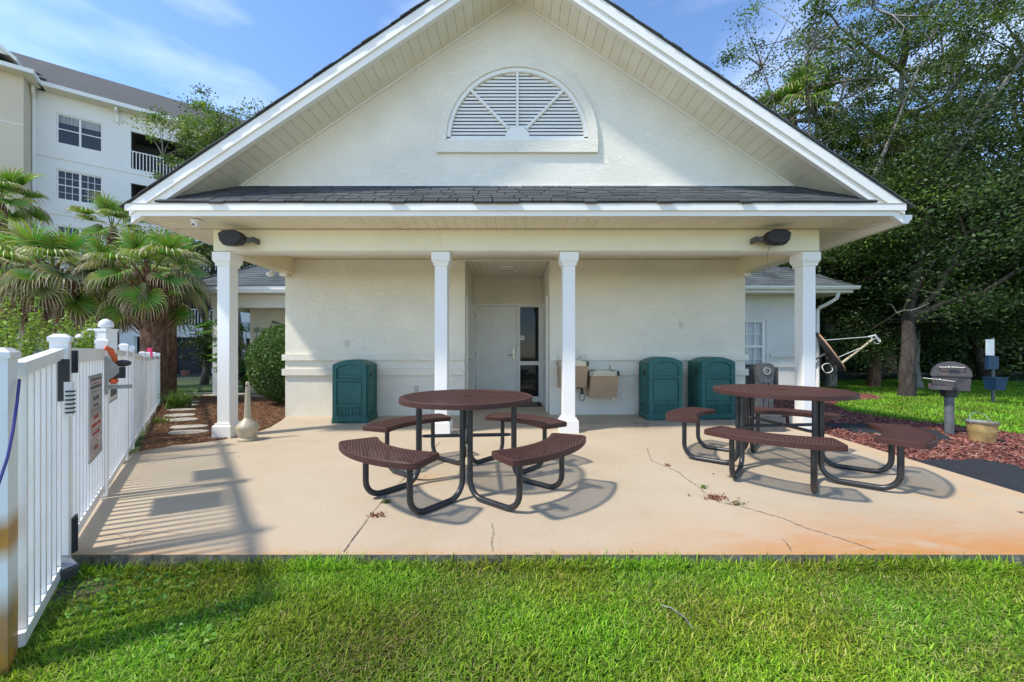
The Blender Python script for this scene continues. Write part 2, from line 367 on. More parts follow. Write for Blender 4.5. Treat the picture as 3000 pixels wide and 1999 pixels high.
M['door'] = plain('white_door_paint', (.80, .79, .72), .45, var=.04, scale=4)
M['plate'] = plain('ivory_outlet_plate', (.60, .56, .47), .5); M['plate_pink'] = plain('faded_outlet_cover', (.50, .36, .31), .5)
M['mat'] = plain('grey_door_mat', (.17, .15, .13), .95, var=.2, scale=40); M['rubber'] = plain('black_rubber', (.02, .02, .02), .8)
M['terracotta'] = plain('terracotta', (.28, .11, .07), .8)
def glassmat(name, col=(.012, .014, .015), rough=.04):
    t = NT(name); t.base(col); t.rough(rough); t.b.inputs['Specular IOR Level'].default_value = .3; t.bump(t.noise(1.2, 2, vec=pos(t)), .015, .02); return t.m
M['glass'] = glassmat('dark_window_glass'); M['apt_glass'] = glassmat('apartment_glass', (.055, .06, .075), .12)
def curtain():
    t = NT('curtain_cloth'); p = pos(t); n = t.noise(14, 3, vec=p, mapscale=(1, 1, .04)); t.base(t.ramp(n, [(.35, (.36, .37, .36)), (.6, (.62, .63, .61))])); t.rough(.9); return t.m
M['curtain'] = curtain()
M['near_black'] = plain('near_black_backing', (.018, .019, .022), .6, var=.3, scale=1)  # near-black for real screens; also colours recesses, attic and room interior dark
M['signface'] = plain('sign_face_grey', (.50, .48, .47), .25, .25, var=.06, scale=3); M['sign_white'] = plain('sign_face_white', (.72, .72, .70), .3)
M['ink'] = plain('ink_dark', (.06, .06, .065), .6); M['ink_red'] = plain('ink_red', (.45, .04, .03), .6)
M['dead'] = plain('dry_weed', (.22, .10, .05), .9, var=.2, scale=60)
M['cloud'] = None
# ------------------------------------------------------------------ ground
def grid_sheet(name, xs, ys, fz, mat):
    xs = np.array(xs); ys = np.array(ys); V = [(x, y, fz(x, y)) for y in ys for x in xs]; n = len(xs)
    F = [(j*n+i, j*n+i+1, (j+1)*n+i+1, (j+1)*n+i) for j in range(len(ys)-1) for i in range(n-1)]
    m = raw_mesh(name, mat, V, F, smooth=True); return struct(link(name, m))
gx = [-400, -150, -60] + list(np.arange(-30, 30.1, 1.0)) + [60, 150, 400]; gy = [-60, -20, -5] + list(np.arange(0, 30.1, 1.0)) + [50, 120, 600]
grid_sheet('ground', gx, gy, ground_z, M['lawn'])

def sheet(name, poly, mat, dz, fz=ground_z, step=.35):              # a flat bed draped on the ground
    xs = [p[0] for p in poly]; ys = [p[1] for p in poly]
    bm = bmesh.new(); vs = [bm.verts.new((x, y, 0)) for x, y in poly]; bm.faces.new(vs)
    for ax, lo, hi in ((0, min(xs), max(xs)), (1, min(ys), max(ys))):
        for v in np.arange(lo+step, hi, step):
            pc = [0,0,0]; pn = [0,0,0]; pc[ax] = v; pn[ax] = 1
            bmesh.ops.bisect_plane(bm, geom=bm.verts[:]+bm.edges[:]+bm.faces[:], plane_co=pc, plane_no=pn)
    for v in bm.verts: v.co.z = fz(v.co.x, v.co.y) + dz
    m = bpy.data.meshes.new(name); bm.to_mesh(m); bm.free(); m.materials.append(mat)
    return struct(link(name, m))

# patio slab, its top sloping slightly, with real thickness
PATIO = [(-2.68, 2.19), (4.05, 2.19), (4.10, 4.2), (4.12, 5.2), (4.22, 6.2), (4.24, 7.02), (.70, 7.02), (.70, 8.84), (-.93, 8.84), (-.93, 7.02), (-4.10, 7.02),
         (-3.95, 6.6), (-3.82, 6.1), (-3.80, 5.75), (-3.90, 5.45), (-4.12, 5.16), (-4.36, 5.02), (-4.50, 4.72), (-4.52, 4.40)]
def build_patio():
    bm = bmesh.new(); vs = [bm.verts.new((x, y, 0)) for x, y in PATIO]; bm.faces.new(vs)
    for ax, lo, hi in ((0, -4.6, 4.3), (1, 2.2, 8.9)):
        for v in np.arange(lo, hi, .3):
            pc = [0,0,0]; pn = [0,0,0]; pc[ax] = v; pn[ax] = 1
            bmesh.ops.bisect_plane(bm, geom=bm.verts[:]+bm.edges[:]+bm.faces[:], plane_co=pc, plane_no=pn)
    top = bm.faces[:]; r = bmesh.ops.extrude_face_region(bm, geom=top)
    low = {v for v in r['geom'] if isinstance(v, bmesh.types.BMVert)}
    for v in bm.verts: v.co.z = slab_z(v.co.x, v.co.y) + (-.14 if v in low else 0)
    bmesh.ops.recalc_face_normals(bm, faces=bm.faces[:])
    for f in bm.faces: f.material_index = 1 if abs(f.normal.z) < .5 else 0
    m = bpy.data.meshes.new('patio'); bm.to_mesh(m); bm.free(); m.materials.append(M['patio']); m.materials.append(M['edge'])
    return struct(link('patio', m))
build_patio()

def ribbon(name, pts, w, mat, dz=.0035, jitter=.006, sub=14):
    pp = []
    for i in range(len(pts)-1):
        a, b = Vector(pts[i]), Vector(pts[i+1])
        for k in range(sub): pp.append(a.lerp(b, k/sub) + Vector((random.uniform(-1,1), random.uniform(-1,1), 0))*jitter)
    pp.append(Vector(pts[-1])); V = []; F = []
    for i, p in enumerate(pp):
        t = (pp[min(i+1, len(pp)-1)]-pp[max(i-1, 0)]).normalized(); n = Vector((-t.y, t.x, 0)); ww = w*random.uniform(.35, 1.1)
        for s in (-1, 1): q = p+n*ww*s*.5; V.append((q.x, q.y, slab_z(q.x, q.y)+dz))
    F = [(2*i, 2*i+2, 2*i+3, 2*i+1) for i in range(len(pp)-1)]
    return struct(link(name, raw_mesh(name, mat, V, F)))
ribbon('patio_joint', [G(1007,1618), G(1085,1510), G(1130,1455), G(1200,1385), G(1290,1292)], .007, M['crack'], jitter=.002)
ribbon('patio_crack', [G(1895,1318), G(1908,1355), G(1951,1371), G(1990,1389), G(2005,1403), G(2052,1434), G(2078,1461), G(2110,1475), G(2170,1486), G(2245,1508), G(2290,1520), G(2360,1549), G(2450,1575), G(2560,1612)], .007, M['crack'])
ribbon('patio_crack', [G(1442,1535), G(1446,1562), G(1440,1590), G(1443,1617)], .004, M['crack'])
ribbon('patio_crack', [G(800,1282), G(870,1283), G(955,1281)], .004, M['crack'])
ribbon('patio_crack', [G(2290,1580), G(2310,1600), G(2318,1616)], .004, M['crack'])

LEFTBED = [(-4.30, 4.45), (-4.44, 4.75), (-4.34, 5.04), (-4.10, 5.18), (-3.88, 5.47), (-3.78, 5.75), (-3.80, 6.1), (-3.93, 6.6), (-4.05, 7.2), (-4.2, 9.2), (-6.2, 10.2), (-8.2, 10.6), (-10.9, 11.2), (-11.6, 12.6), (-8.8, 9.6)]
sheet('mulch_bed', LEFTBED, M['straw'], .012)
sheet('lawn_patch', [(-14.5, 14.6), (-7.9, 14.0), (-8.0, 11.9), (-9.2, 11.8), (-11.9, 12.4)], M['lawn'], .012)
sheet('walkway', [(-9.6, 11.25), (-8.6, 10.55), (-7.7, 10.2), (-6.9, 9.7), (-6.0, 9.7), (-4.4, 9.9), (-4.4, 10.5), (-6.4, 10.5), (-7.4, 11.2), (-8.6, 11.9), (-10.3, 11.9)], M['walk'], .02)
RIGHTBED = [(4.12, 2.0), (4.14, 4.2), (4.16, 5.2), (4.26, 6.2), (4.26, 7.2), (4.3, 10.7), (8.3, 10.9), (9.6, 10.4), (8.9, 9.3), (7.6, 9.0), (6.8, 8.2), (6.45, 7.4), (6.40, 6.7), (6.85, 5.95), (7.1, 5.3), (7.6, 4.4), (7.9, 3.0), (7.8, 1.9), (5.2, 1.9)]
sheet('mulch_bed', RIGHTBED, M['mulch'], .02)
sheet('dirt_patch', [(10.2, 13.5), (13, 14.2), (14.5, 13.6), (12.5, 12.8)], M['straw'], .012); sheet('dirt_patch', [(8.5, 13.2), (11.0, 13.3), (10.6, 12.3), (8.6, 12.4)], M['straw'], .012)

def in_poly(P, poly):
    x, y = P[:, 0], P[:, 1]; c = np.zeros(len(P), bool); n = len(poly)
    for i in range(n):
        x0, y0 = poly[i]; x1, y1 = poly[(i+1) % n]
        c ^= ((y0 > y) != (y1 > y)) & (x < (x1-x0)*(y-y0)/(y1-y0+1e-12)+x0)
    return c
def rand_in(poly, n):
    a = np.array(poly); lo = a.min(0); hi = a.max(0); P = RNG.uniform(lo, hi, (int(n*4)+50, 2)); return P[in_poly(P, poly)][:n]
gzv = np.vectorize(ground_z)
FAB = [[(4.14, 2.2), (4.17, 4.15), (4.5, 4.14), (4.95, 4.10), (5.0, 3.85), (4.98, 3.65), (5.1, 3.2), (5.1, 2.2)], [(4.75, 6.15), (5.6, 6.1), (6.15, 5.65), (5.95, 5.35), (5.65, 4.95), (5.2, 5.1), (4.85, 5.5)]]

def chips(name, poly, n, L, Wd, cols, dz, label, mat, flat=.35, ymax=None):
    P = rand_in(poly, n)
    for fp in FAB: P = P[~in_poly(P, fp)]
    n = len(P); z = gzv(P[:, 0], P[:, 1])+dz+RNG.uniform(0, .02, n)
    a = RNG.uniform(0, 2*PI, n); tilt = RNG.normal(0, flat, n); l = RNG.uniform(*L, n)/2; w = RNG.uniform(*Wd, n)/2
    d = np.stack([np.cos(a)*np.cos(tilt), np.sin(a)*np.cos(tilt), np.sin(tilt)], 1); s = np.stack([-np.sin(a), np.cos(a), RNG.normal(0, .4, n)], 1)
    u = np.cross(d, s); u /= np.linalg.norm(u, axis=1)[:, None]; C = np.stack([P[:, 0], P[:, 1], z], 1)
    th = (w*.45)[:, None]*u
    V = np.stack([C-d*l[:, None]-s*w[:, None]*.6, C+d*l[:, None]-s*w[:, None]*.8, C+d*l[:, None]*.9+s*w[:, None], C-d*l[:, None]*1.1+s*w[:, None]*.5], 1)
    V2 = np.concatenate([V-th[:, None], V+th[:, None]], 1).reshape(-1, 3)
    b = np.arange(n)[:, None]*8; F = np.concatenate([b+np.array([4,5,6,7]), b+np.array([0,1,5,4]), b+np.array([1,2,6,5]), b+np.array([2,3,7,6]), b+np.array([3,0,4,7])], 0)
    cc = np.array(cols)[RNG.integers(0, len(cols), n)]*RNG.uniform(.6, 1.25, (n, 1))
    o = link(name, raw_mesh(name, mat, V2, F, np.repeat(cc, 8, 0))); tag(o, label, 'mulch', kind='stuff'); return o
chips('red_mulch_chips', [p for p in RIGHTBED], 26000, (.03, .085), (.008, .02), [(.26, .085, .06), (.32, .12, .085), (.18, .06, .045), (.36, .20, .16), (.12, .05, .04)], .024, 'red bark mulch chips around the grill beside the patio', M['chip'])
chips('pine_straw', LEFTBED, 26000, (.06, .18), (.003, .006), [(.33, .17, .085), (.22, .10, .05), (.42, .25, .14), (.15, .08, .045)], .016, 'brown pine straw covering the bed between fence and patio', M['chip'], .2)

def lawn_patchy(P):
    q = (np.sin(P[:, 0]*2.3+1.3*np.sin(P[:, 1]*3.1))+np.sin(P[:, 1]*4.7+P[:, 0]*1.9)+np.sin(P[:, 0]*6.1-P[:, 1]*3.3)*.6)
    return q
def blades(name, P, z, H, Wd, lean, cols, label, mat, curl=.5):
    n = len(P); a = RNG.uniform(0, 2*PI, n); h = RNG.uniform(*H, n); w = RNG.uniform(*Wd, n)/2; le = np.abs(RNG.normal(lean, .35, n)).clip(.05, 1.45)
    d = np.stack([np.cos(a), np.sin(a)], 1); side = RNG.uniform(0, 2*PI, n); sv = np.stack([-np.sin(a+RNG.normal(0,.5,n)), np.cos(a+RNG.normal(0,.5,n)), np.zeros(n)], 1)
    B = np.stack([P[:, 0], P[:, 1], z], 1); pts = []
    for t, ww in ((0, .8), (.4, 1.0), (.75, .75), (1, .08)):
        ang = le*(.35+.9*t*curl*1.3); r = h*t*np.sin(ang); up = h*t*np.cos(ang)
        c = B+np.stack([d[:, 0]*r, d[:, 1]*r, np.maximum(up, .003*t)], 1)
        pts += [c-sv*(w*ww)[:, None], c+sv*(w*ww)[:, None]]
    V = np.stack(pts, 1).reshape(-1, 3); b = np.arange(n)[:, None]*8
    F = np.concatenate([b+np.array([0,1,3,2]), b+np.array([2,3,5,4]), b+np.array([4,5,7,6])], 0)
    cc = np.array(cols)[RNG.integers(0, len(cols), n)]*RNG.uniform(.55, 1.3, (n, 1)); pq = lawn_patchy(P*1.7)[:, None]; cc = cc*np.concatenate([1+.10*pq*0, 1+.10*pq, 1+0*pq], 1)*(1+.09*lawn_patchy(P*.8)[:, None]); C8 = np.repeat(cc, 8, 0).reshape(n, 8, 3).copy()
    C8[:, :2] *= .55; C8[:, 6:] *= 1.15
    o = link(name, raw_mesh(name, mat, V, F, C8.reshape(-1, 3), smooth=True)); tag(o, label, 'grass', kind='stuff'); return o
GR = [(.235, .40, .02), (.29, .455, .028), (.17, .32, .018), (.36, .485, .04), (.12, .255, .02), (.42, .45, .10)]
FRONT = [(-1.90, 1.10), (-2.52, 2.20), (4.4, 2.20), (4.6, 0.8), (-1.6, .7)]
P = rand_in(FRONT, 270000)
dens = np.array([0.5+.5*math.sin(x*3.1+math.sin(y*5)*2)*math.cos(y*4.3+x) for x, y in P[::1]]) if False else None
bare = ((P[:, 0]+2.28)**2/.04+(P[:, 1]-1.99)**2/.014 < 1) | ((P[:, 0]+.08)**2/.012+(P[:, 1]-2.14)**2/.006 < 1)
P = P[~(bare & (RNG.uniform(size=len(P)) < .7))]
q = lawn_patchy(P); hi = q > RNG.normal(0, .5, len(P))
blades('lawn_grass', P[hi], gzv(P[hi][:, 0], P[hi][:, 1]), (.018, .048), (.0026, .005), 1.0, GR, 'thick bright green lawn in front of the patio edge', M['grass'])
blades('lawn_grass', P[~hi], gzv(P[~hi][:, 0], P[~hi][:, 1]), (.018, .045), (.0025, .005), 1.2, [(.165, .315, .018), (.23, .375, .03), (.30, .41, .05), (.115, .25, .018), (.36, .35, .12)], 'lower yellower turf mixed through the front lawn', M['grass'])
P = rand_in([(-2.5, 2.10), (4.3, 2.10), (4.3, 2.185), (-2.55, 2.185)], 9000); P = P[RNG.uniform(size=len(P)) < .35+.65*(np.sin(P[:, 0]*3.3+np.sin(P[:, 0]*7)) > -.3)*(np.abs(P[:, 0]-.2) < 2.6)]
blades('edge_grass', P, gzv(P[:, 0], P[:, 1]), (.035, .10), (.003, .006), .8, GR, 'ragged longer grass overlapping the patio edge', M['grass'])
# lawn on the right, coarser with distance
RL = [(6.45, 6.7), (6.9, 5.95), (7.15, 5.3), (7.65, 4.4), (7.95, 3.0), (10, 3.0), (22, 12), (17, 16), (9.8, 14.5), (9.6, 10.4), (8.9, 9.3), (7.6, 9.0), (6.8, 8.2), (6.5, 7.4)]
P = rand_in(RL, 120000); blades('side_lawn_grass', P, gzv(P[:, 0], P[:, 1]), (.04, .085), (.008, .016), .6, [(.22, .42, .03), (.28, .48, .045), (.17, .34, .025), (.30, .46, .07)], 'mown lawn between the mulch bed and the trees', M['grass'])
# clover and broad weeds in the front lawn
def broad_leaves(name, P, z, size, cols, label, hz=(.01, .05)):
    n = len(P); C = np.stack([P[:, 0], P[:, 1], z+RNG.uniform(*hz, n)], 1); return leaf_object(name, C, size, cols, label, flat=.5, cat='grass')
def leaf_mesh(name, C, size, cols, mat, flat=0.0, aspect=.55, tone=None):
    n = len(C); a = RNG.normal(0, 1, (n, 3)); 
    if flat: a[:, 2] *= (1-flat)
    a /= np.linalg.norm(a, axis=1)[:, None]; b = RNG.normal(0, 1, (n, 3))
    if flat: b[:, 2] *= (1-flat)
    b -= (a*b).sum(1)[:, None]*a; b /= np.linalg.norm(b, axis=1)[:, None]+1e-9; s = RNG.uniform(size[0], size[1], n)[:, None]
    V = np.stack([C-a*s*.5, C+b*s*aspect*.5-a*s*.05, C+a*s*.5, C-b*s*aspect*.5-a*s*.05], 1).reshape(-1, 3)
    F = np.arange(n)[:, None]*4+np.array([0,1,2,3]); cc = np.array(cols)[RNG.integers(0, len(cols), n)]*RNG.uniform(.65, 1.3, (n, 1))
    if tone is not None: cc = cc*tone
    return raw_mesh(name, mat, V, F, np.repeat(cc, 4, 0))
def leaf_object(name, C, size, cols, label, flat=0.0, cat=None):
    o = link(name, leaf_mesh(name, C, size, cols, M['leaf'], flat)); tag(o, label, cat, kind='stuff'); return o
P = rand_in(FRONT, 12000); q = lawn_patchy(P*1.3)-.25*(P[:, 0]+1.5); P = P[q > 1.0]
broad_leaves('clover_leaves', P, gzv(P[:, 0], P[:, 1]), (.014, .036), [(.13, .30, .035), (.18, .36, .05), (.10, .22, .03)], 'small round clover leaves scattered in the front lawn')

sheet('added_pool_deck', [(-1.95, 1.3), (-2.75, 2.19), (-6.2, 6.4), (-13, 8.5), (-30, 9), (-30, -16), (5, -16), (5, -3.2), (-.9, -3.2)], M['walk'], .02, step=1.5)  # inferred deck past the fence, carried on unseen behind the camera for bounce light
# stepping stones
ss = MB()
stones = [(553,1177), (550,1187), (541,1200), (538,1216), (544,1229), (560,1250), (559,1266)]
rr = random.Random(3)
wheres = ['nearest the round walkway', 'second from the round walkway', 'third from the round walkway', 'in the middle of the row', 'third from the white corner column', 'second from the white corner column', 'nearest the white corner column']
for i, (px, py) in enumerate(stones):
    c = G(px, py, -.045); c.x -= .05; m = MB(); n = 18; off = rr.uniform(0, 6)
    prof = [(c.x+(.27+.03*math.sin(3*t+off))*math.cos(t), c.y+(.155+.02*math.sin(2*t+off))*math.sin(t)) for t in [2*PI*k/n for k in range(n)]]
    zz = ground_z(c.x, c.y); m.prism(prof, zz, zz+.045); o = m.build('stepping_stone', M['walk'])
    tag(o, 'flat oval concrete stepping stone, ' + wheres[i], 'stepping stone', 'stepping stones in the pine straw')

sheet('bare_soil_patch', [(-2.28+.22*math.cos(k*.5)*(1+.15*math.sin(k*2)), 1.99+.11*math.sin(k*.5)*(1+.2*math.cos(k*3))) for k in range(13)][:12], M['soil'], .008, step=.1)
# black ground fabric
def fabric(poly, label):
    o = sheet('ground_fabric', poly, M['fabric'], .034, step=.12); del o['kind']
    for v in o.data.vertices: v.co.z += .008*math.sin(v.co.x*21+v.co.y*9)+.006*math.sin(v.co.y*33)
    md = o.modifiers.new('thick', 'SOLIDIFY'); md.thickness = .004; md.offset = 1
    tag(o, label, 'ground fabric', 'black weed fabric sheets')
fabric(FAB[0], 'black corrugated ground fabric strip along the right patio edge')
fabric(FAB[1], 'black ground fabric scrap at the foot of the grill post')

# ------------------------------------------------------------------ pavilion building
BX = .05
pav = thing('pavilion_building', 'white stucco pavilion with gable roof, half round vent and columned porch', 'building', (0, 7, 0))
YF, YB, YW, YD = 4.84, 5.40, 7.0, 8.80       # eave front, beam/gable face, porch wall, door wall
ZS, ZC, ZB = 2.85, 2.82, 2.55
XL, XR = -4.12, 4.20
def band(x0, x1, parent=pav, Y=YW, L=False, Rr=False, back=.0):
    for z0, z1 in ((.719, .835), (.988, 1.097)):
        m = MB(); m.box(x0-(.04 if L else 0), x1+(.04 if Rr else 0), Y-.04, Y-.001, z0, z1)
        if L: m.box(x0-.04, x0-.001, Y-.0, Y+2.4, z0, z1)
        if Rr: m.box(x1+.001, x1+.04, Y-.0, Y+2.4, z0, z1)
        m.build('band', M['stucco'], parent)
w = MB(); w.box(XL, -.87, YW, YW+.15, -.15, ZC+.3); w.box(XL, XL+.15, YW+.15, 10.68, -.15, ZC+.3); w.build('wall', M['stucco'], pav)
w = MB(); w.box(.664, XR, YW, YW+.15, -.15, ZC+.3); w.box(XR-.15, XR, YW+.15, 10.68, -.15, ZC+.3); w.build('wall', M['stucco'], pav)
w = MB(); w.box(-1.04, -.89, YW+.151, YD+.2, -.1, ZC+.3); w.build('wall', M['stucco'], pav)
w = MB(); w.box(.66, .81, YW+.151, YD+.2, -.1, ZC+.3); w.build('wall', M['stucco'], pav)
band(XL, -.87, L=True); band(.668, .79); band(1.32, XR, Rr=True)
# door wall: header and jambs round a real opening
DS = YD/FPX
def dx(px): return (px-CX)*DS
def dz(py): return CAMH+(CY-py)*DS
w = MB(); w.box(-.888, .658, YD, YD+.12, dz(889), ZC+.25); w.box(-.888, dx(1386.5), YD, YD+.12, -.05, dz(889)); w.box(dx(1588), .658, YD, YD+.12, -.05, dz(889)); w.build('wall', M['stucco'], pav)
fr = MB(); fy0, fy1 = YD-.02, YD+.10
def fbox(a, b, c, d, m=fr, y0=fy0, y1=fy1): m.box(dx(a), dx(b), y0, y1, dz(d), dz(c))
fbox(1386.6, 1393, 889.2, 1178); fbox(1393, 1587.8, 889.2, 897); fbox(1514.5, 1523.7, 897, 1178); fbox(1578, 1587.8, 897, 1178); fbox(1523.7, 1578, 897, 900, y0=fy0+.02); fbox(1523.7, 1578, 1058.6, 1070); fbox(1523.7, 1578, 1162, 1178)
frame = fr.build('door_frame', M['trim'], pav)
d = MB(); d.box(dx(1393)+.006, dx(1514.5)-.006, YD+.012, YD+.05, .01, dz(897)-.006)
door = d.build('door', M['door'], pav)
x0, x1 = dx(1393), dx(1514.5); ww = x1-x0
for (za, zb) in ((.22, .72), (.86, 1.42), (1.56, 1.95)):
    for s in (0, 1):
        a = x0+.13+s*(ww/2-.03); b = a+ww/2-.22; m = MB()
        m.box(a, b, YD-.004, YD+.0115, za, za+.025); m.box(a, b, YD-.004, YD+.0115, zb-.025, zb); m.box(a, a+.025, YD-.004, YD+.0115, za+.025, zb-.025); m.box(b-.025, b, YD-.004, YD+.0115, za+.025, zb-.025)
        m.box(a+.05, b-.05, YD+.006, YD+.0115, za+.05, zb-.05); m.build('door_panel', M['door'], door)
m = MB(); hx = dx(1504.6); hz = dz(1037); m.box(hx-.035, hx+.035, YD-.012, YD+.011, hz-.11, hz+.12, .01); m.build('lock_plate', M['steel'], door)
m = MB(); m.tube([(hx, YD-.01, hz-.03), (hx, YD-.06, hz-.03), (hx-.03, YD-.065, hz-.03), (hx-.13, YD-.06, hz-.032)], .011); m.build('door_handle', M['steel'], door, True)
m = MB(); m.box(dx(1514.5)-.02, dx(1514.5)-.002, YD-.005, YD+.012, hz-.1, hz+.05); m.build('strike_plate', M['steel'], door)
for zz in (.3, 1.1, 1.95):
    m = MB(); m.tube([(dx(1393), YD-.028, zz-.05), (dx(1393), YD-.028, zz+.05)], .009, 6); m.build('hinge', M['steel'], door)
for (za, zb) in ((dz(1058.6), dz(900)), (dz(1162), dz(1070))):
    m = MB(); m.box(dx(1523.7), dx(1578), YD+.03, YD+.036, za, zb); m.build('window_pane', M['glass'], pav)
m = MB(); m.prism_y([(dx(1530)+.052*math.cos(t*PI/10), dz(990.5)+.055*math.sin(t*PI/10)) for t in range(20)], YD+.024, YD+.0285)
st = m.build('round_sticker', M['sign_white'], None); tag(st, 'small round white sticker on the narrow glass beside the door', 'sticker')
m = MB(); m.prism_y([(dx(1530)+.036*math.cos(t*PI/8), dz(990.5)+.012+.01*math.sin(t*PI/8)) for t in range(16)], YD+.0215, YD+.0235); m.build('printed_mark', M['ink'], st)
# side doors in the entrance recess
for s, xw in ((-1, -.889), (1, .659)):
    f = MB(); i = 1 if s < 0 else -1
    a, b = YW+.42, YW+1.45
    for y0, y1, z0, z1 in ((a-.06, a, 0, 2.2), (b, b+.06, 0, 2.2), (a, b, 2.14, 2.2)): f.box(min(xw, xw+i*.03), max(xw, xw+i*.03), y0, y1, z0+.002, z1)
    f.build('door_frame', M['trim'], pav); d = MB(); d.box(min(xw, xw+i*.012), max(xw, xw+i*.012), a, b, .01, 2.14); dd = d.build('door', M['door'], pav)
    h = MB(); h.tube([(xw+i*.012, a+.07, 1.0), (xw+i*.06, a+.07, 1.0), (xw+i*.06, a+.17, 1.0)], .01, 6); h.build('door_handle', M['steel'], dd)
m = MB(); m.box(-.858, -.84, YW+.14, YW+.16, 1.42, 1.72)
# restroom plates on the recess side walls
def plate(x, y, z, i, mat, label, txt, inkm):
    p = thing('door_sign', label, 'sign', (x, y, z)); q = MB(); q.box(0 if i > 0 else -.012, .012 if i > 0 else 0, -.09, .09, -.13, .13)
    o = link('plate', q.mesh('plate', mat), p); text(txt, .05, inkm, p, (i*.0135, 0, -.07), (R(90), 0, R(90) if i > 0 else R(-90)))
    dd = MB(); dd.ellipsoid((i*.012, 0, .075), (.002, .018, .018), 8, 6); dd.box(i*.012-.001, i*.012+.001, -.02, .02, -.02, .05); link('figure_mark', dd.mesh('figure_mark', inkm), p)
plate(-.887, 8.62, 1.55, 1, M['grey'], 'grey restroom plate on the left wall of the entrance recess', 'WOMEN', M['sign_white'])
plate(.657, 8.62, 1.53, -1, M['black'], 'black restroom plate on the right wall of the entrance recess', 'MEN', M['sign_white'])
# room behind the glass, its unlit dark put into near-black walls
w = MB(); w.box(.05, .655, YD+.9, YD+.95, -.05, 2.4); w.box(.05, .655, YD+.13, YD+.9, -.05, 0.0); w.build('interior_wall', M['near_black'], pav)
# beam, side beams
m = MB(); m.box(-4.17, -1.01, YB-.012, YB+.22, ZB, ZS-.002); m.build('beam', M['beam'], pav)
m = MB(); m.box(-1.008, 4.26, YB-.016, YB+.22, ZB, ZS-.002); m.build('beam', M['beam'], pav)
m = MB(); m.box(-4.17, 4.26, YB+.02, YB+.20, ZB-.012, ZB-.001); m.build('beam_trim', M['trim'], pav)
m = MB(); m.box(-4.17, -3.95, YB+.221, YW-.001, ZB+.001, ZS-.001); m.build('beam', M['beam'], pav)
m = MB(); m.box(4.03, 4.26, YB+.221, YW-.001, ZB+.001, ZS-.001); m.build('beam', M['beam'], pav)
for x in (-4.14, 4.1):
    m = MB(); m.box(x, x+.12, YW-.14, YW-.001, ZB-.06, ZB); m.build('bracket', M['trim'], pav)
m = MB(); m.box(-3.94, 4.02, YW-.022, YW-.001, ZC-.035, ZC-.014); m.build('ceiling_trim', M['soffit'], pav)
# columns
def column(x):
    zb = slab_z(x, 5.39); yc = YB+.11; o = MB(); s = .0875
    o.box(x-s, x+s, yc-s, yc+s, zb+.20, ZB-.16, .006); c = o.build('column', M['column'], pav)
    def sq(m, h, z0, z1): m.box(x-h, x+h, yc-h, yc+h, z0, z1)
    def ctaper(m, h0, h1, z0, z1):
        m.add([(x+a*h, yc+b*h, z) for z, h in ((z0, h0), (z1, h1)) for a, b in ((-1,-1),(1,-1),(1,1),(-1,1))], [(3,2,1,0),(4,5,6,7),(0,1,5,4),(1,2,6,5),(2,3,7,6),(3,0,4,7)])
    m = MB(); sq(m, .104, ZB-.20, ZB-.17); ctaper(m, .104, .125, ZB-.1695, ZB-.13); sq(m, .128, ZB-.1295, ZB-.013); m.build('capital', M['column'], c)
    m = MB(); sq(m, .130, zb, zb+.165); ctaper(m, .130, .112, zb+.1655, zb+.185); sq(m, .108, zb+.1855, zb+.21); m.build('plinth', M['column'], c)
for x in (-4.06, -1.01, .785, 4.155): column(x)
# soffit and ceiling panels (each one a piece)
def plank_mesh(w, l, th=.006):
    m = MB(); w2 = w/2; m.add([(-w2, 0, 0), (-w2+.004, 0, -th), (w2-.004, 0, -th), (w2, 0, 0), (-w2, l, 0), (-w2+.004, l, -th), (w2-.004, l, -th), (w2, l, 0)], [(0,1,2,3),(7,6,5,4),(0,4,5,1),(1,5,6,2),(2,6,7,3),(3,7,4,0)])
    return m.mesh('soffit_panel', M['soffit'])
pw = .133; pm = plank_mesh(pw-.001, YB-YF-.06); nx = int((4.80*2)/pw)
for i in range(nx): piece('soffit_panel', pm, pav, (-4.80+BX+pw*(i+.5), YF+.045, ZS+.012))
pm2 = plank_mesh(.149, YW-YB-.235); 
for i in range(53): piece('ceiling_panel', pm2, pav, (-3.87+.15*i, YB+.225, ZC+.006))
pm3 = plank_mesh(.126, YD-YW-.01)
for i in range(12): piece('ceiling_panel', pm3, pav, (-.825+.1285*i, YW-.0, ZC+.004))
bk = MB(); bk.box(-4.85, 4.93, YF+.05, YW+.1, ZS+.016, ZS+.03); bk.box(-.88, .65, YW+.1, YD+.1, ZC+.02, ZC+.03); bk.build('soffit_backing', M['soffit'], pav)
for s in (-1, 1):
    xa, xb = (-4.82, -4.175) if s < 0 else (4.265, 4.92); pm4 = plank_mesh(.22, 4.8)
    for i in range(3):
        xx = xa+.105+.215*i; piece('soffit_panel', pm4, pav, (xx, YB+.02, ZS+.010))
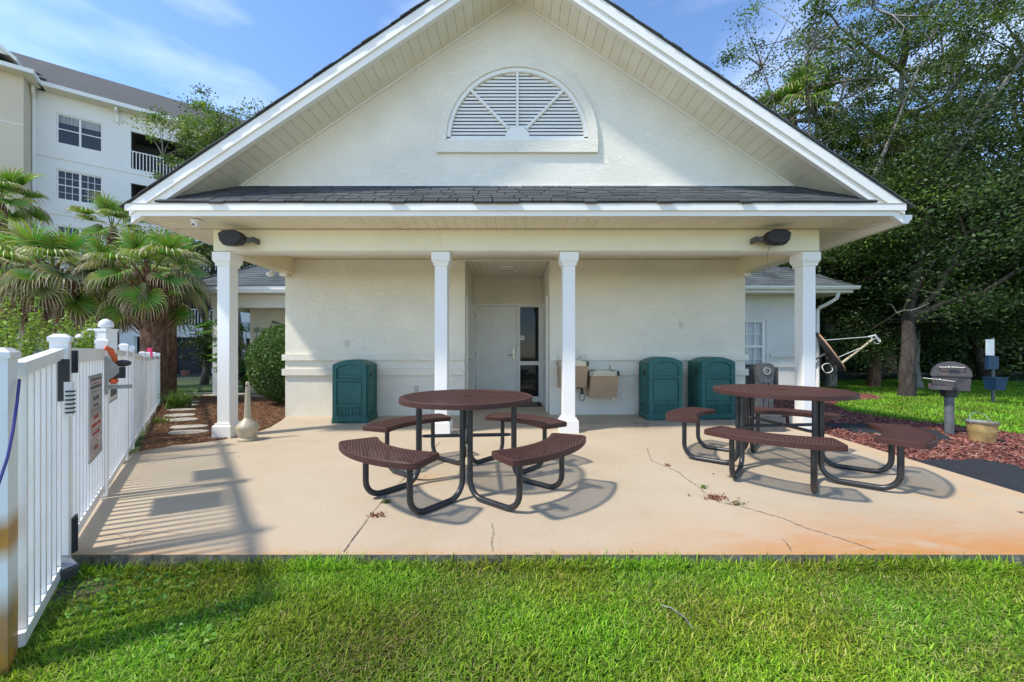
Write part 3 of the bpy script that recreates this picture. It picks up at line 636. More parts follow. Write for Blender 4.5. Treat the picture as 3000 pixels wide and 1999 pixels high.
# gable wall with a half-round opening
APX, SL = 6.05, .675
VC = (BX+.01, 4.11); VR = .95
def gable():
    m = MB(); n = 24; z0 = ZS+.03; top = lambda x: APX+.1-SL*abs(x-BX)
    arc = [(VC[0]-VR*math.cos(PI*k/n), VC[1]+VR*math.sin(PI*k/n)) for k in range(n+1)]
    y = YB; wl_ = 4.8
    def quad(a, b, c, d): m.add([(p[0], y, p[1]) for p in (a, b, c, d)], [(0,1,2,3)])
    xs = [-wl_+BX, VC[0]-VR]; 
    def strip(xa, xb, za, zb_, N=12):
        for k in range(N):
            a = xa+(xb-xa)*k/N; b = xa+(xb-xa)*(k+1)/N; ta, tb = max(top(a), za(a)), max(top(b), za(b)); quad((a, za(a)), (b, za(b)), (b, tb), (a, ta))
    strip(-wl_+BX, VC[0]-VR, lambda x: z0, None); strip(VC[0]+VR, wl_+BX, lambda x: z0, None)
    for k in range(n):
        a, b = arc[k], arc[k+1]; quad(a, b, (b[0], top(b[0])), (a[0], top(a[0])))
        m.add([(a[0], y, a[1]), (b[0], y, b[1]), (b[0], y+.12, b[1]), (a[0], y+.12, a[1])], [(0,3,2,1)])
    quad((VC[0]-VR, z0), (VC[0]+VR, z0), (VC[0]+VR, VC[1]), (VC[0]-VR, VC[1]))
    m.build('gable_wall', M['stucco_gable'], pav)
gable()
bkw = MB(); bkw.prism_y([(BX-4.6, ZS+.05), (BX+4.6, ZS+.05), (BX, APX+.05)], YB+.16, YB+.2); bkw.build('attic_wall', M['near_black'], pav)
# raised surround
m = MB(); n = 28; ro, ri = 1.115, .985
for k in range(n):
    a0, a1 = PI*k/n, PI*(k+1)/n
    P4 = [(VC[0]+r*math.cos(a), VC[1]+r*math.sin(a)) for r, a in ((ri, a0), (ro, a0), (ro, a1), (ri, a1))]; m.prism_y(P4, YB-.045, YB-.001)
m.box(VC[0]-ro, VC[0]+ro, YB-.045, YB-.001, VC[1]-.20, VC[1]-.034); m.box(VC[0]-ro, VC[0]-ri, YB-.045, YB-.001, VC[1]-.034, VC[1]); m.box(VC[0]+ri, VC[0]+ro, YB-.045, YB-.001, VC[1]-.034, VC[1])
m.build('vent_surround', M['stucco_gable'], pav)
m = MB()
for k in range(n):
    a0, a1 = PI*k/n, PI*(k+1)/n; P4 = [(VC[0]+r*math.cos(a), VC[1]+r*math.sin(a)) for r, a in ((.93, a0), (.983, a0), (.983, a1), (.93, a1))]; m.prism_y(P4, YB-.025, YB+.05)
m.box(VC[0]-.983, VC[0]+.983, YB-.025, YB+.05, VC[1]-.032, VC[1]+.018); m.box(VC[0]-.018, VC[0]+.018, YB-.02, YB+.03, VC[1]+.16, VC[1]+.935)
for s in (-1, 1): m.obox((VC[0]+s*.40, YB+.004, VC[1]+.43), (s, 0, 1.03), (0, 1, 0), (-1.03*s, 0, 1), .40, .022, .016)
hubp = [(VC[0]+.17*math.cos(PI*k/10), VC[1]+.018+.16*math.sin(PI*k/10)) for k in range(11)]; m.prism_y(hubp, YB-.018, YB+.03)
vent = m.build('gable_vent', M['trim'], pav)
for k in range(19):
    z = VC[1]+.04+.0485*k; h = math.sqrt(max(.93**2-(z-VC[1])**2, .001))
    if h < .08: continue
    for s in (-1, 1):
        i0 = .02 if z-VC[1] > .16 else math.sqrt(max(.17**2-(z-VC[1])**2, 0))
        xa, xb = (VC[0]+i0, VC[0]+h) if s > 0 else (VC[0]-h, VC[0]-i0)
        q = MB(); q.add([(xa, YB+.010, z-.018), (xb, YB+.010, z-.018), (xb, YB+.045, z+.0), (xa, YB+.045, z+.0), (xa, YB+.014, z+.016), (xb, YB+.014, z+.016), (xb, YB+.05, z+.034), (xa, YB+.05, z+.034)],
                       [(0,3,2,1),(4,5,6,7),(0,1,5,4),(1,2,6,5),(2,3,7,6),(3,0,4,7)]); q.build('louvre', M['trim'], vent)
m = MB(); m.box(-3.95, 4.04, YB-.022, YB-.001, 3.425, 3.462); m.build('frieze_board', M['trim'], pav)
# roof: two slabs
TIP = 4.83
for s in (-1, 1):
    m = MB(); zt = 6.262; th = .012
    yb = 10.4
    V = []
    for y in (YF-.03, yb):
        for x, z in ((BX, zt), (BX+s*(TIP+.02), zt-SL*(TIP+.02)), (BX+s*(TIP+.02), zt-SL*(TIP+.02)-th), (BX, zt-th)): V.append((x, y, z))
    m.add(V, [(0,1,2,3), (7,6,5,4), (0,4,5,1), (1,5,6,2), (2,6,7,3), (3,7,4,0)] if s > 0 else [(3,2,1,0), (4,5,6,7), (1,5,4,0), (2,6,5,1), (3,7,6,2), (0,4,7,3)])
    m.build('roof', M['shingle_dark'], pav)
    # butt ends of the shingle courses along the rake
    m = MB(); k = 0; ang = math.atan(SL); u = Vector((s*math.cos(ang), 0, -math.sin(ang))); nn = Vector((s*math.sin(ang), 0, math.cos(ang)))
    while k*.145 < TIP/math.cos(ang):
        c = Vector((BX, YF-.01, zt+.002))+u*(k*.145+.07)+nn*(.004+random.uniform(0, .004)); m.obox(c+Vector((0, .1-.035+random.uniform(-.008, .008), 0)), u+nn*.03, (0,1,0), nn, .076, .10, .006); k += 1
    o = m.build('shingle_edge', M['shingle_dark'], pav); o['kind'] = 'stuff'
    # rake fascia: upper and lower board
    def rake(z_hi, z_lo, y0, y1, name, mat):
        q = MB(); xt = BX+s*TIP
        q.prism_y([(BX, z_hi), (BX, z_lo), (xt, z_lo-SL*TIP) , (xt, z_hi-SL*TIP)] if s < 0 else [(BX, z_lo), (BX, z_hi), (xt, z_hi-SL*TIP), (xt, z_lo-SL*TIP)], y0, y1); return q.build(name, mat, pav)
    rake(zt-th-.001, zt-th-.135, YF-.022, YF+.02, 'rake_fascia', M['trim']); rake(zt-th-.12, zt-.245, YF+.002, YF+.04, 'rake_fascia', M['trim']); rake(zt-.20, zt-.245, YF+.0405, YF+.06, 'rake_trim', M['trim'])
    pmr = plank_mesh(.1385, YB-YF-.065); n = int(4.6/math.cos(ang)/.14)
    for i in range(n):
        dd = .07+.14*i; c = Vector((BX, YF+.062, APX+.014))+u*dd
        if c.z < 3.0: break
        piece('soffit_panel', pmr, pav, c, (0, s*ang, 0))
    q = MB(); q.obox(Vector((BX, YB-.012, APX-.006))+u*2.35, u, (0,1,0), nn, 2.35, .010, .012); q.build('soffit_trim', M['trim'], pav)
# front eave fascia + gutter like steps
m = MB(); m.box(-4.88+BX, 4.84+BX, YF-.03, YF+.02, 2.905, 2.985); m.build('fascia', M['trim'], pav)
m = MB(); m.box(-4.84+BX, 4.80+BX, YF+.0, YF+.045, 2.845, 2.9045); m.build('fascia', M['trim'], pav)
m = MB(); m.box(-4.86+BX, 4.82+BX, YF-.036, YF+.02, 2.9855, 2.992); m.build('drip_edge', M['urn'], pav)
for s in (-1, 1):
    xa = BX+s*4.80; m = MB(); m.box(min(xa, xa+s*.03), max(xa, xa+s*.03), YF+.05, 10.3, 2.84, 2.985); m.build('fascia', M['trim'], pav)
    if s > 0:
        m = MB(); m.prism([(0, 0), (.075, .0), (.10, .035), (.125, .06), (.13, .11), (0, .11)], YF+.02, 10.3, lambda a, b, c: (4.885+a, c, 2.755+b)); m.build('gutter', M['trim'], pav)
# pent roof shingles, each tab a piece
PEN = .75; pa = math.atan(PEN); pu = Vector((0, math.cos(pa), math.sin(pa))); pn = Vector((0, -math.sin(pa), math.cos(pa)))
m = MB(); m.add([(-4.55, YF-.02, 2.985), (4.65, YF-.02, 2.985), (3.98, YB+.001, 3.415), (-3.88, YB+.001, 3.415), (-4.55, YF-.02, 2.96), (4.65, YF-.02, 2.96), (3.98, YB+.001, 3.39), (-3.88, YB+.001, 3.39)], [(0,1,2,3),(7,6,5,4),(0,4,5,1),(1,5,6,2),(2,6,7,3),(3,7,4,0)])
m.build('pent_roof', M['shingle_dark'], pav)
SHM = []
for wd in (.16, .20, .24, .29, .34):
    q = MB(); q.box(-wd/2+.009, wd/2-.004, 0, .16, 0, .024); SHM.append((wd, q.mesh('shingle', M['shingle_dark'])))
rs = random.Random(5); row = 0
while row < 6:
    dist = .125*row; zz = 2.987+dist*math.sin(pa); half = (APX-zz)/SL-.03
    x = BX-half
    while x < BX+half-.1:
        wd, me = rs.choice(SHM)
        if x+wd > BX+half: wd, me = SHM[0]
        c = Vector((x+wd/2, YF-.028, 2.988))+pu*(dist+rs.choice((0, .006, -.030)))+pn*(.010-.0+rs.uniform(0, .003))
        if c.y+.16*math.cos(pa) < YB+.12: piece('shingle', me, pav, c, (pa-.045, 0, 0))
        x += wd
    row += 1
# wall plates
def outlet(px, py0, py1, wpx, Y, mat, label):
    c = W(px, (py0+py1)/2, Y); hw = wpx*Y/FPX/2; hh = (py1-py0)*Y/FPX/2; t = thing('outlet_cover', label, 'outlet', (c.x, Y, c.z-hh)); m = MB()
    m.box(-hw, hw, -.012, -.001, 0, 2*hh, .002); link('plate', m.mesh('plate', mat), t)
    m = MB(); m.box(-hw*.5, hw*.5, -.016, -.0122, hh*.25, hh*.8); m.box(-hw*.5, hw*.5, -.016, -.0122, hh*1.2, hh*1.75); link('socket', m.mesh('socket', M['plate']), t)
outlet(1016, 998, 1018, 12, YW, M['plate'], 'cream outlet cover on the left wall above the green bin')
outlet(1220, 1131, 1149, 10, YW, M['plate_pink'], 'faded pinkish outlet cover low beside the second column')
outlet(1995, 944, 963, 11, YW, M['plate'], 'white outlet cover on the right wall above the paired bins')
m = MB(); m.box(dx(1466)-.13, dx(1466)+.13, 7.55, 7.81, ZC-.045, ZC-.001, .03); t = m.build('ceiling_light', M['white'], None); tag(t, 'small square ceiling lamp in the entrance recess', 'ceiling light')
c = W(1488, 794, 7.9); m = MB(); m.box(c.x-.16, c.x+.16, 7.5, 7.75, ZC-.035, ZC-.009, .02)
t.data = m.mesh('ceiling_light', M['white']); m = MB(); m.box(c.x-.12, c.x+.12, 7.54, 7.71, ZC-.075, ZC-.036, .03); m.build('lamp_cover', M['plate'], t)

# ------------------------------------------------------------------ long low wing behind
wing = thing('clubhouse_wing', 'low hip-roofed clubhouse wing showing on both sides behind the pavilion', 'building', (0, 12, 0))
def holed(m, x0, x1, z0, z1, holes, f, depth=.12):                 # wall in a local (x,z) frame with holes and reveals; f maps (x, depth, z)
    xs = sorted({x0, x1, *[h[0] for h in holes], *[h[1] for h in holes]}); zs = sorted({z0, z1, *[h[2] for h in holes], *[h[3] for h in holes]})
    for i in range(len(xs)-1):
        for j in range(len(zs)-1):
            cx, cz = (xs[i]+xs[i+1])/2, (zs[j]+zs[j+1])/2
            if any(h[0] < cx < h[1] and h[2] < cz < h[3] for h in holes): continue
            m.add([f(xs[i], 0, zs[j]), f(xs[i+1], 0, zs[j]), f(xs[i+1], 0, zs[j+1]), f(xs[i], 0, zs[j+1])], [(0,1,2,3)])
    for a, b, c, d in holes:
        m.add([f(a, 0, c), f(b, 0, c), f(b, 0, d), f(a, 0, d), f(a, depth, c), f(b, depth, c), f(b, depth, d), f(a, depth, d)], [(0,4,5,1), (1,5,6,2), (2,6,7,3), (3,7,4,0)])
WY, EY = 10.7, 10.1
# right side wall with window
wz0, wz1 = .55, CAMH+(CY-938)*WY/FPX; wx1 = (2245-CX)*WY/FPX; wx0 = wx1-1.0
m = MB(); holed(m, 4.21, 8.3, -.2, 2.80, [(wx0, wx1, wz0, wz1)], lambda x, d, z: (x, WY+d, z)); m.add([(8.3, WY, -.2), (8.3, 17, -.2), (8.3, 17, 2.8), (8.3, WY, 2.8)], [(0,1,2,3)]); m.build('wall', M['stucco_wing'], wing)
for z0, z1 in ((.719, .835), (.988, 1.097)):
    m = MB(); m.box(wx1+.1, 8.34, WY-.04, WY-.001, z0, z1); m.box(8.301, 8.34, WY, 16, z0, z1); m.build('band', M['stucco_wing'], wing)
    m = MB(); m.box(4.21, wx0-.05, WY-.04, WY-.001, z0, z1); m.build('band', M['stucco_wing'], wing)
m = MB(); m.box(wx0-.0, wx1, WY+.03, WY+.09, wz0, wz0+.06); m.box(wx0, wx1, WY+.03, WY+.09, wz1-.06, wz1); m.box(wx0, wx0+.06, WY+.03, WY+.09, wz0+.06, wz1-.06); m.box(wx1-.09, wx1, WY+.03, WY+.09, wz0+.06, wz1-.06); zm = (wz0+wz1)/2
m.box(wx0+.06, wx1-.09, WY+.035, WY+.085, zm-.03, zm+.03)
win = m.build('window', M['trim'], wing)
m = MB()
for k in range(1, 4): m.box(wx0+.06+k*.2125-.008, wx0+.06+k*.2125+.008, WY+.05, WY+.07, wz0+.06, wz1-.06)
for zz in ((wz0+.06+zm-.03)/2, (wz1-.06+zm+.03)/2): m.box(wx0+.06, wx1-.09, WY+.051, WY+.069, zz-.008, zz+.008)
m.build('muntins', M['trim'], win)
m = MB(); m.box(wx0+.06, wx1-.09, WY+.082, WY+.084, wz0+.06, wz1-.06); 
t_ = NT('clear_pane'); t_.base((.8, .85, .85)); t_.rough(.03); t_.b.inputs['Transmission Weight'].default_value = .0; t_.b.inputs['Alpha'].default_value = .25; m.build('pane', t_.m, win)
m = MB(); xs = np.linspace(wx0, wx1, 30); 
for i in range(29): m.add([(xs[i], WY+.16+.02*math.sin(i*2.2), wz0), (xs[i+1], WY+.16+.02*math.sin((i+1)*2.2), wz0), (xs[i+1], WY+.16+.02*math.sin((i+1)*2.2), wz1), (xs[i], WY+.16+.02*math.sin(i*2.2), wz1)], [(0,1,2,3)])
m.build('curtain', M['curtain'], win)
# left: recessed porch with pillar wall and beam
PY = 11.75; px0 = (732-CX)*PY/FPX
m = MB(); m.box(px0, XL-.02, PY, PY+.2, -.2, 2.72); m.box(-8.3, -8.1, 12.6, 17, -.2, 2.72); m.box(-8.1, XL, 14.5, 14.7, -.2, 2.72); m.build('wall', M['stucco'], wing)
for z0, z1 in ((.719, .835), (.988, 1.097)):
    m = MB(); m.box(px0-.04, XL-.05, PY-.04, PY-.001, z0, z1); m.box(px0-.04, px0-.001, PY, PY+.24, z0, z1); m.build('band', M['stucco'], wing)
m = MB(); m.box(-8.35, XL-.02, WY, WY+.25, 2.36, 2.70); m.build('beam', M['trim'], wing)
m = MB(); m.box(-8.35, -8.1, WY+.251, 16, 2.36, 2.70); m.build('beam', M['trim'], wing)
m = MB(); m.box(-8.32, -8.12, WY+.02, WY+.22, -.1, 2.359); m.build('pillar', M['column'], wing)
# roof of the wing: hip, with courses of real shingles where they show
EX0, EX1, EZ = -8.78, 8.9, 2.86
m = MB(); H = 4.4; pt = .62
m.add([(EX0, EY, EZ), (EX1, EY, EZ), (EX1, EY+2*H, EZ), (EX0, EY+2*H, EZ), (EX0+H, EY+H, EZ+pt*H), (EX1-H, EY+H, EZ+pt*H)], [(0,1,5,4), (1,2,5), (2,3,4,5), (3,0,4), (3,2,1,0)]); m.build('roof', M['shingle_grey'], wing)
for a, b in ((EX0, XL-.1), (XR+.1, EX1)):
    m = MB(); m.box(a-.0, b, EY-.02, EY+.02, EZ-.10, EZ+.0); m.build('fascia', M['trim'], wing)
    m = MB(); m.box(a+.02, b-.0, EY+.0205, EY+.05, EZ-.17, EZ-.03); m.box(a+.02 if a < 0 else b-.06, a+.06 if a < 0 else b-.02, EY+.06, EY+2*H, EZ-.17, EZ); m.build('fascia', M['trim'], wing)
    m = MB(); m.box(a+.06, b-.06, EY+.051, WY+1.2, EZ-.16, EZ-.15); m.build('soffit', M['soffit'], wing)
m = MB(); m.prism([(0, 0), (-.06, .0), (-.09, .05), (-.10, .09), (0, .09)], XR+.1, EX1+.08, lambda a, b, c: (c, EY-.02+a, EZ-.10+b)); m.build('gutter', M['trim'], wing)
ra = math.atan(pt); rs = random.Random(9)
SHG = []
for wd in (.20, .26, .32):
    q = MB(); q.box(-wd/2+.003, wd/2-.003, 0, .19, 0, .012); SHG.append((wd, q.mesh('shingle', M['shingle_grey'])))
ru = Vector((0, math.cos(ra), math.sin(ra))); rn_ = Vector((0, -math.sin(ra), math.cos(ra)))
for row in range(10):
    dist = .15*row; hip = dist*math.cos(ra)
    for a, b in ((EX0+hip, XL-.25), (XR+.25, EX1-hip)):
        x = a
        while x < b-.08:
            wd, me = rs.choice(SHG)
            if x+wd > b: wd, me = SHG[0]
            c = Vector((x+wd/2, EY-.03, EZ+.003))+ru*(dist+rs.choice((0, -.02)))+rn_*.012
            piece('shingle', me, wing, c, (ra-.05, 0, 0)); x += wd
for hx_, s in ((EX0, 1), (EX1, -1)):                                # hip caps
    m = MB(); 
    for k in range(12):
        c = Vector((hx_+s*(.1+.2*k), EY+.1+.2*k, EZ+pt*(.1+.2*k)+.02)); m.obox(c, (s, 1, pt), (1, -s, 0), (-s*pt, -pt, 2), .17, .11, .008)
    m.build('hip_cap', M['shingle_grey'], wing)['kind'] = 'stuff'
m = MB(); dsx = (2416-CX)*10.3/FPX; m.tube([(dsx+.25, 10.15, 2.72), (dsx+.24, 10.2, 2.55), (dsx+.12, 10.35, 2.42), (8.36, 10.5, 2.36), (8.34, 10.6, 2.28), (8.34, 10.6, .1)], .045, 8); m.build('downspout', M['trim'], wing, True)
m = MB(); m.box((2340-CX)*WY/FPX, (2340-CX)*WY/FPX+.08, WY-.3, WY-.001, 2.28, 2.36); m.box((2340-CX)*WY/FPX, (2340-CX)*WY/FPX+.08, WY-.07, WY-.001, 1.98, 2.28); m.build('bracket', M['trim'], wing)
# ------------------------------------------------------------------ picnic tables
def offs(c, r, a): return Vector((c[0]+r*math.cos(a), c[1]+r*math.sin(a), 0))
def inset_poly_mesh(name, poly_fn, x0, x1, y0, y1, z, px_, py_, th=.004, wire=.0032):
    """expanded-metal sheet: a diamond lattice of flat strands clipped to a shape"""
    V = []; F = []; idx = {}
    def vid(p, k):
        key = (round(p[0], 4), round(p[1], 4), k)
        if key not in idx: idx[key] = len(V); V.append((p[0], p[1], z+(0 if k == 0 else -th)))
        return idx[key]
    nx = int((x1-x0)/px_)+2; ny = int((y1-y0)/py_)+2
    for j in range(-1, ny*2):
        for i in range(-1, nx):
            cx = x0+px_*(i+(.5 if j % 2 else 0)); cy = y0+py_*j*.5
            if not poly_fn(cx, cy): continue
            o = [(cx-px_/2, cy), (cx, cy-py_/2), (cx+px_/2, cy), (cx, cy+py_/2)]
            kx = ky = 1-wire/(px_*py_/(2*math.hypot(px_, py_)))
            q = [(cx+(a-cx)*kx, cy+(b-cy)*ky) for a, b in o]
            oi = [vid(p, 0) for p in o]; b0 = len(V)
            for p in q: V.append((p[0], p[1], z))
            for p in q: V.append((p[0], p[1], z-th))
            for k in range(4):
                n = (k+1) % 4; F.append((oi[k], oi[n], b0+n, b0+k)); F.append((b0+k, b0+n, b0+4+n, b0+4+k))
    return raw_mesh(name, M['brown'], V, F)
TH = .76; TR = .585; RIM = .044
def table_proto(loc, label, grp):
    t = thing('picnic_table', label, 'picnic table', loc, 0, grp)
    m = MB(); n = 64
    prof = [(TR-.045, TH-.006), (TR-.04, TH-.001), (TR-.008, TH), (TR, TH-.006), (TR, TH-RIM), (TR-.006, TH-RIM), (TR-.008, TH-.012), (TR-.045, TH-.012)]
    for i in range(len(prof)):
        pass
    base = 0
    for r, z in prof:
        for k in range(n): a = 2*PI*k/n; m.v.append((r*math.cos(a), r*math.sin(a), z))
    for i in range(len(prof)):
        for k in range(n):
            a = i*n+k; b = i*n+(k+1) % n; c = ((i+1) % len(prof))*n+(k+1) % n; d = ((i+1) % len(prof))*n+k; m.f.append((a, d, c, b))
    top = link('tabletop_rim', m.mesh('tabletop_rim', M['brown'], smooth=True), t)
    mesh = inset_poly_mesh('tabletop_mesh', lambda x, y: .035 < math.hypot(x, y) < TR-.028, -TR, TR, -TR, TR, TH-.004, .032, .058)
    link('tabletop_mesh', mesh, t)
    m = MB(); 
    for k in range(24):
        a0, a1 = 2*PI*k/24, 2*PI*(k+1)/24; P4 = [(r*math.cos(a), r*math.sin(a)) for r, a in ((.024, a0), (.05, a0), (.05, a1), (.024, a1))]; m.prism(P4, TH-.008, TH+.001)
    link('umbrella_ring', m.mesh('umbrella_ring', M['brown']), t)
    for ca in (R(-85), R(95), R(5), R(185)):
        pl = MB(); c = offs((0,0), .40, ca); u = Vector((math.cos(ca), math.sin(ca), 0)); pl.obox((c.x, c.y, TH-.020), u, (-u.y, u.x, 0), (0,0,1), .09, .06, .004); link('mounting_plate', pl.mesh('mounting_plate', M['blacktube']), t)
    m = MB(); m.obox((0,0,TH-.019), (1,0,0), (0,1,0), (0,0,1), .50, .02, .006); m.obox((0,0,TH-.0185), (0,1,0), (1,0,0), (0,0,1), .50, .02, .006); link('support_strap', m.mesh('support_strap', M['brown']), t)
    # seats
    seat_ang = [R(-39), R(51), R(141), R(231)]; SH = .45; ri, ro, ha, hb = .745, 1.045, R(32), R(28)
    def outline(inset=0.0, k=16):
        pts = []
        for i in range(k+1):
            a = ha-2*ha*i/k; aa = a*(1-inset/(ri*ha)); pts.append(((ri+inset)*math.cos(aa), (ri+inset)*math.sin(aa)))
        for i in range(k+1):
            a = -hb+2*hb*i/k; aa = a*(1-inset/(ro*hb)); pts.append(((ro-inset)*math.cos(aa), (ro-inset)*math.sin(aa)))
        # round the four corners by cutting
        out = []; n = len(pts); corner = {0, k, k+1, 2*k+1}
        for i, p in enumerate(pts):
            if i in corner:
                pv, nx_ = Vector(pts[i-1]), Vector(pts[(i+1) % n]); v = Vector(p); l = .045
                a_ = v+(pv-v).normalized()*min(l, (pv-v).length*.8); b_ = v+(nx_-v).normalized()*min(l, (nx_-v).length*.8)
                out += [tuple(a_), tuple((a_+b_)/4+v/2), tuple(b_)]
            else: out.append(p)
        return out
    A, B, C = outline(0), outline(.006), outline(.03); n = len(A)
    def rim_mesh():
        m = MB(); rings = [(C, SH-.006), (B, SH), (A, SH-.005), (A, SH-RIM), (B, SH-RIM), (B, SH-.012), (C, SH-.012)]
        for ring, z in rings: m.v.extend([(x, y, z) for x, y in ring])
        for i in range(len(rings)):
            for k in range(n): a = i*n+k; b = i*n+(k+1) % n; c = ((i+1) % len(rings))*n+(k+1) % n; d = ((i+1) % len(rings))*n+k; m.f.append((a, d, c, b))
        return m.mesh('seat', M['brown'], smooth=True)
    rim = rim_mesh(); Cn = np.array(C)
    Cin = np.array(outline(.022))
    inside = lambda x, y: bool(in_poly(np.array([[x, y]]), [tuple(p) for p in Cin])[0])
    smesh = inset_poly_mesh('seat_mesh', inside, .6, 1.1, -.6, .6, SH-.004, .024, .046)
    legs = MB
    for a in seat_ang:
        s = link('seat', rim, t, (0,0,0), (0,0,a)); link('seat_mesh', smesh, s)
        for sd in (-1, 1):
            p = MB(); c = offs((0,0), .86, sd*R(19)); p.obox((c.x, c.y, SH-.020), (1,0,0), (0,1,0), (0,0,1), .08, .035, .005); link('seat_bracket', p.mesh('seat_bracket', M['blacktube']), s)
            ang = a+sd*R(19); ca = a+sd*R(45); ca2 = ca
            up = offs((0,0), .42, ca2)+Vector((math.cos(ca2-sd*PI/2), math.sin(ca2-sd*PI/2), 0))*.030
            dn = offs((0,0), .86, ang); tr = .0225; dirv = (dn-up).normalized(); rb = .13
            pts = [up+Vector((0,0,TH-.03)), up+Vector((0,0,rb+tr))]
            for k in range(1, 7): th_ = PI/2*k/6; pts.append(up+dirv*(rb-rb*math.cos(th_))+Vector((0,0,tr+rb-rb*math.sin(th_))))
            for k in range(0, 7): th_ = PI/2*k/6; pts.append(dn-dirv*(rb-rb*math.sin(th_))+Vector((0,0,tr+rb-rb*math.cos(th_))))
            pts.append(dn+Vector((0,0,SH-.07))); pts.append(dn+Vector((0,0,SH-.024)))
            rs_ = [tr]*(len(pts)-2)+[tr, tr*.8]; q = MB(); q.tube(pts, rs_, 10); link('leg', q.mesh('leg', M['blacktube'], smooth=True), t)
    # cross braces between opposite uprights
    for a in (R(5), R(95)):
        u = offs((0,0), 1, a); q = MB(); z = .405+(.012 if a > 1 else 0); q.tube([u*-.395+Vector((0,0,z)), u*-.37+Vector((0,0,z)), u*-.3+Vector((0,0,z)), u*.3+Vector((0,0,z)), u*.37+Vector((0,0,z)), u*.395+Vector((0,0,z))], [.008, .014, .016, .016, .014, .008], 8); link('brace', q.mesh('brace', M['blacktube'], smooth=True), t)
        for s in (-1, 1):
            q = MB(); e = u*(.40*s); q.tube([e+Vector((0,0,z))-u*s*.03, e+Vector((0,0,z))+u*s*.02], .010, 6); link('bolt', q.mesh('bolt', M['bolt']), t)
    for ca in (R(-85), R(95), R(5), R(185)):
        for sd in (-1, 1):
            q = MB(); c = offs((0,0), .445, ca)+Vector((-math.sin(ca), math.cos(ca), 0))*sd*.035; q.ellipsoid((c.x, c.y, TH-.04), (.011, .011, .011), 6, 4); link('bolt', q.mesh('bolt', M['bolt']), t)
    return t
tb = table_proto((-.41, 3.45, slab_z(-.41, 3.45)+.0), 'round brown mesh picnic table on the left, in front of the entrance', 'round brown picnic tables with four curved seats')
tb2 = copy_tree(tb); tb2.location = (2.62, 3.80, slab_z(2.62, 3.8)); tb2['label'] = 'round brown mesh picnic table on the right, beside the red mulch'

# ------------------------------------------------------------------ litter bins
def bin_proto():
    t = thing('litter_bin', 'x', 'litter bin', (0,0,0), 0, 'dark green plastic litter bins against the wall')
    hw, dp, H, cr = .285, .50, .955, .085; n = 12
    def arch(h, y, drop=0):
        return [(-h, y), (h, y)]
    def top(x, H=H, cr=cr, hw=hw): return H+cr*(1-(x/hw)**2)
    xs = [hw-2*hw*k/n for k in range(n+1)]
    m = MB(); prof = [(-hw, .09), (hw, .09)]+[(x, top(x)) for x in xs]; m.prism_y(prof, .03, dp-.03); body = link('body', m.mesh('body', M['green']), t)
    # front frame and back frame: stiles, crown, rails
    for (y0, y1) in ((.0, .0299), (dp-.0299, dp)):
        m = MB(); st = .075
        m.prism_y([(-hw+.01, .09), (-hw+st, .09), (-hw+st, top(-hw+st)-.09), (-hw+.01, top(-hw)-.005)], y0, y1); m.prism_y([(hw-st, .09), (hw-.01, .09), (hw-.01, top(hw)-.005), (hw-st, top(hw-st)-.09)], y0, y1)
        for k in range(n):
            a, b = xs[k], xs[k+1]; a = min(a, hw-.01); b = max(b, -hw+.01); f = lambda x: top(x)-.005; g = lambda x: top(x)-.075-.05*abs(x/hw)**3
            if abs((a+b)/2) < hw-st: m.prism_y([(b, g(b)), (a, g(a)), (a, f(a)), (b, f(b))], y0, y1)
            else: m.prism_y([(b, top(hw-st)-.09), (a, top(hw-st)-.09), (a, f(a)), (b, f(b))], y0+.0001, y1-.0001)
        m.box(-hw+st, hw-st, y0, y1, .69, .725); m.box(-hw+st, hw-st, y0, y1, .09, .12); m.box(-hw+st, hw-st, y0+.006, y1, .275, .31)
        link('front_frame' if y0 == 0 else 'back_frame', m.mesh('frame', M['green']), t)
    m = MB(); m.box(-hw+.09, hw-.09, .016, .0299, .33, .67); link('door_panel', m.mesh('door_panel', M['green']), t)
    m = MB(); m.box(-hw+.085, hw-.085, .012, .0298, .735, .78); m.box(-hw+.075, hw-.075, .026, .0297, .78, .93); link('flap', m.mesh('flap', M['green']), t)
    m = MB()
    for k in range(8): x = -hw+.085+k*(2*hw-.17)/7; m.box(x-.008, x+.008, .010, .0295, .13, .265)
    for z in (.13, .195, .255): m.box(-hw+.085, hw-.085, .012, .0293, z, z+.012)
    link('lattice', m.mesh('lattice', M['green']), t)
    for s in (-1, 1):
        m = MB(); xa, xb = (hw-.001, hw+.012) if s > 0 else (-hw-.012, -hw+.001)
        m.box(xa, xb, .05, .10, .10, .93); m.box(xa, xb, dp-.10, dp-.05, .10, .93); m.box(xa, xb, .10, dp-.10, .88, .93); m.box(xa, xb, .10, dp-.10, .27, .30)
        for k in range(6): y = .12+k*.052; m.box(xa, xb-.004*s, y-.008, y+.008, .10, .27)
        for z in (.12, .185, .245): m.box(xa, xb-.005*s, .10, dp-.10, z, z+.014)
        link('side_panel', m.mesh('side_panel', M['green']), t)
    m = MB(); m.box(-hw-.012, hw+.012, -.012, dp+.012, .035, .0895, .03); m.box(-hw+.05, hw-.05, .03, dp-.03, 0, .0349); 
    for sx in (-1, 1):
        for sy in (.0, dp-.09): m.box(min(sx*(hw-.1), sx*(hw+.005)), max(sx*(hw-.1), sx*(hw+.005)), sy, sy+.09, 0, .0348)
    link('base', m.mesh('base', M['green']), t)
    m = MB(); m.tube([(-hw-.005, .12, .83), (-hw-.045, .12, .83), (-hw-.05, .12, .78), (-hw-.045, .12, .74), (-hw-.01, .12, .74)], .006, 6); m.box(-hw-.03, -hw, .10, .14, .765, .80); link('latch', m.mesh('latch', M['black']), t)
    return t
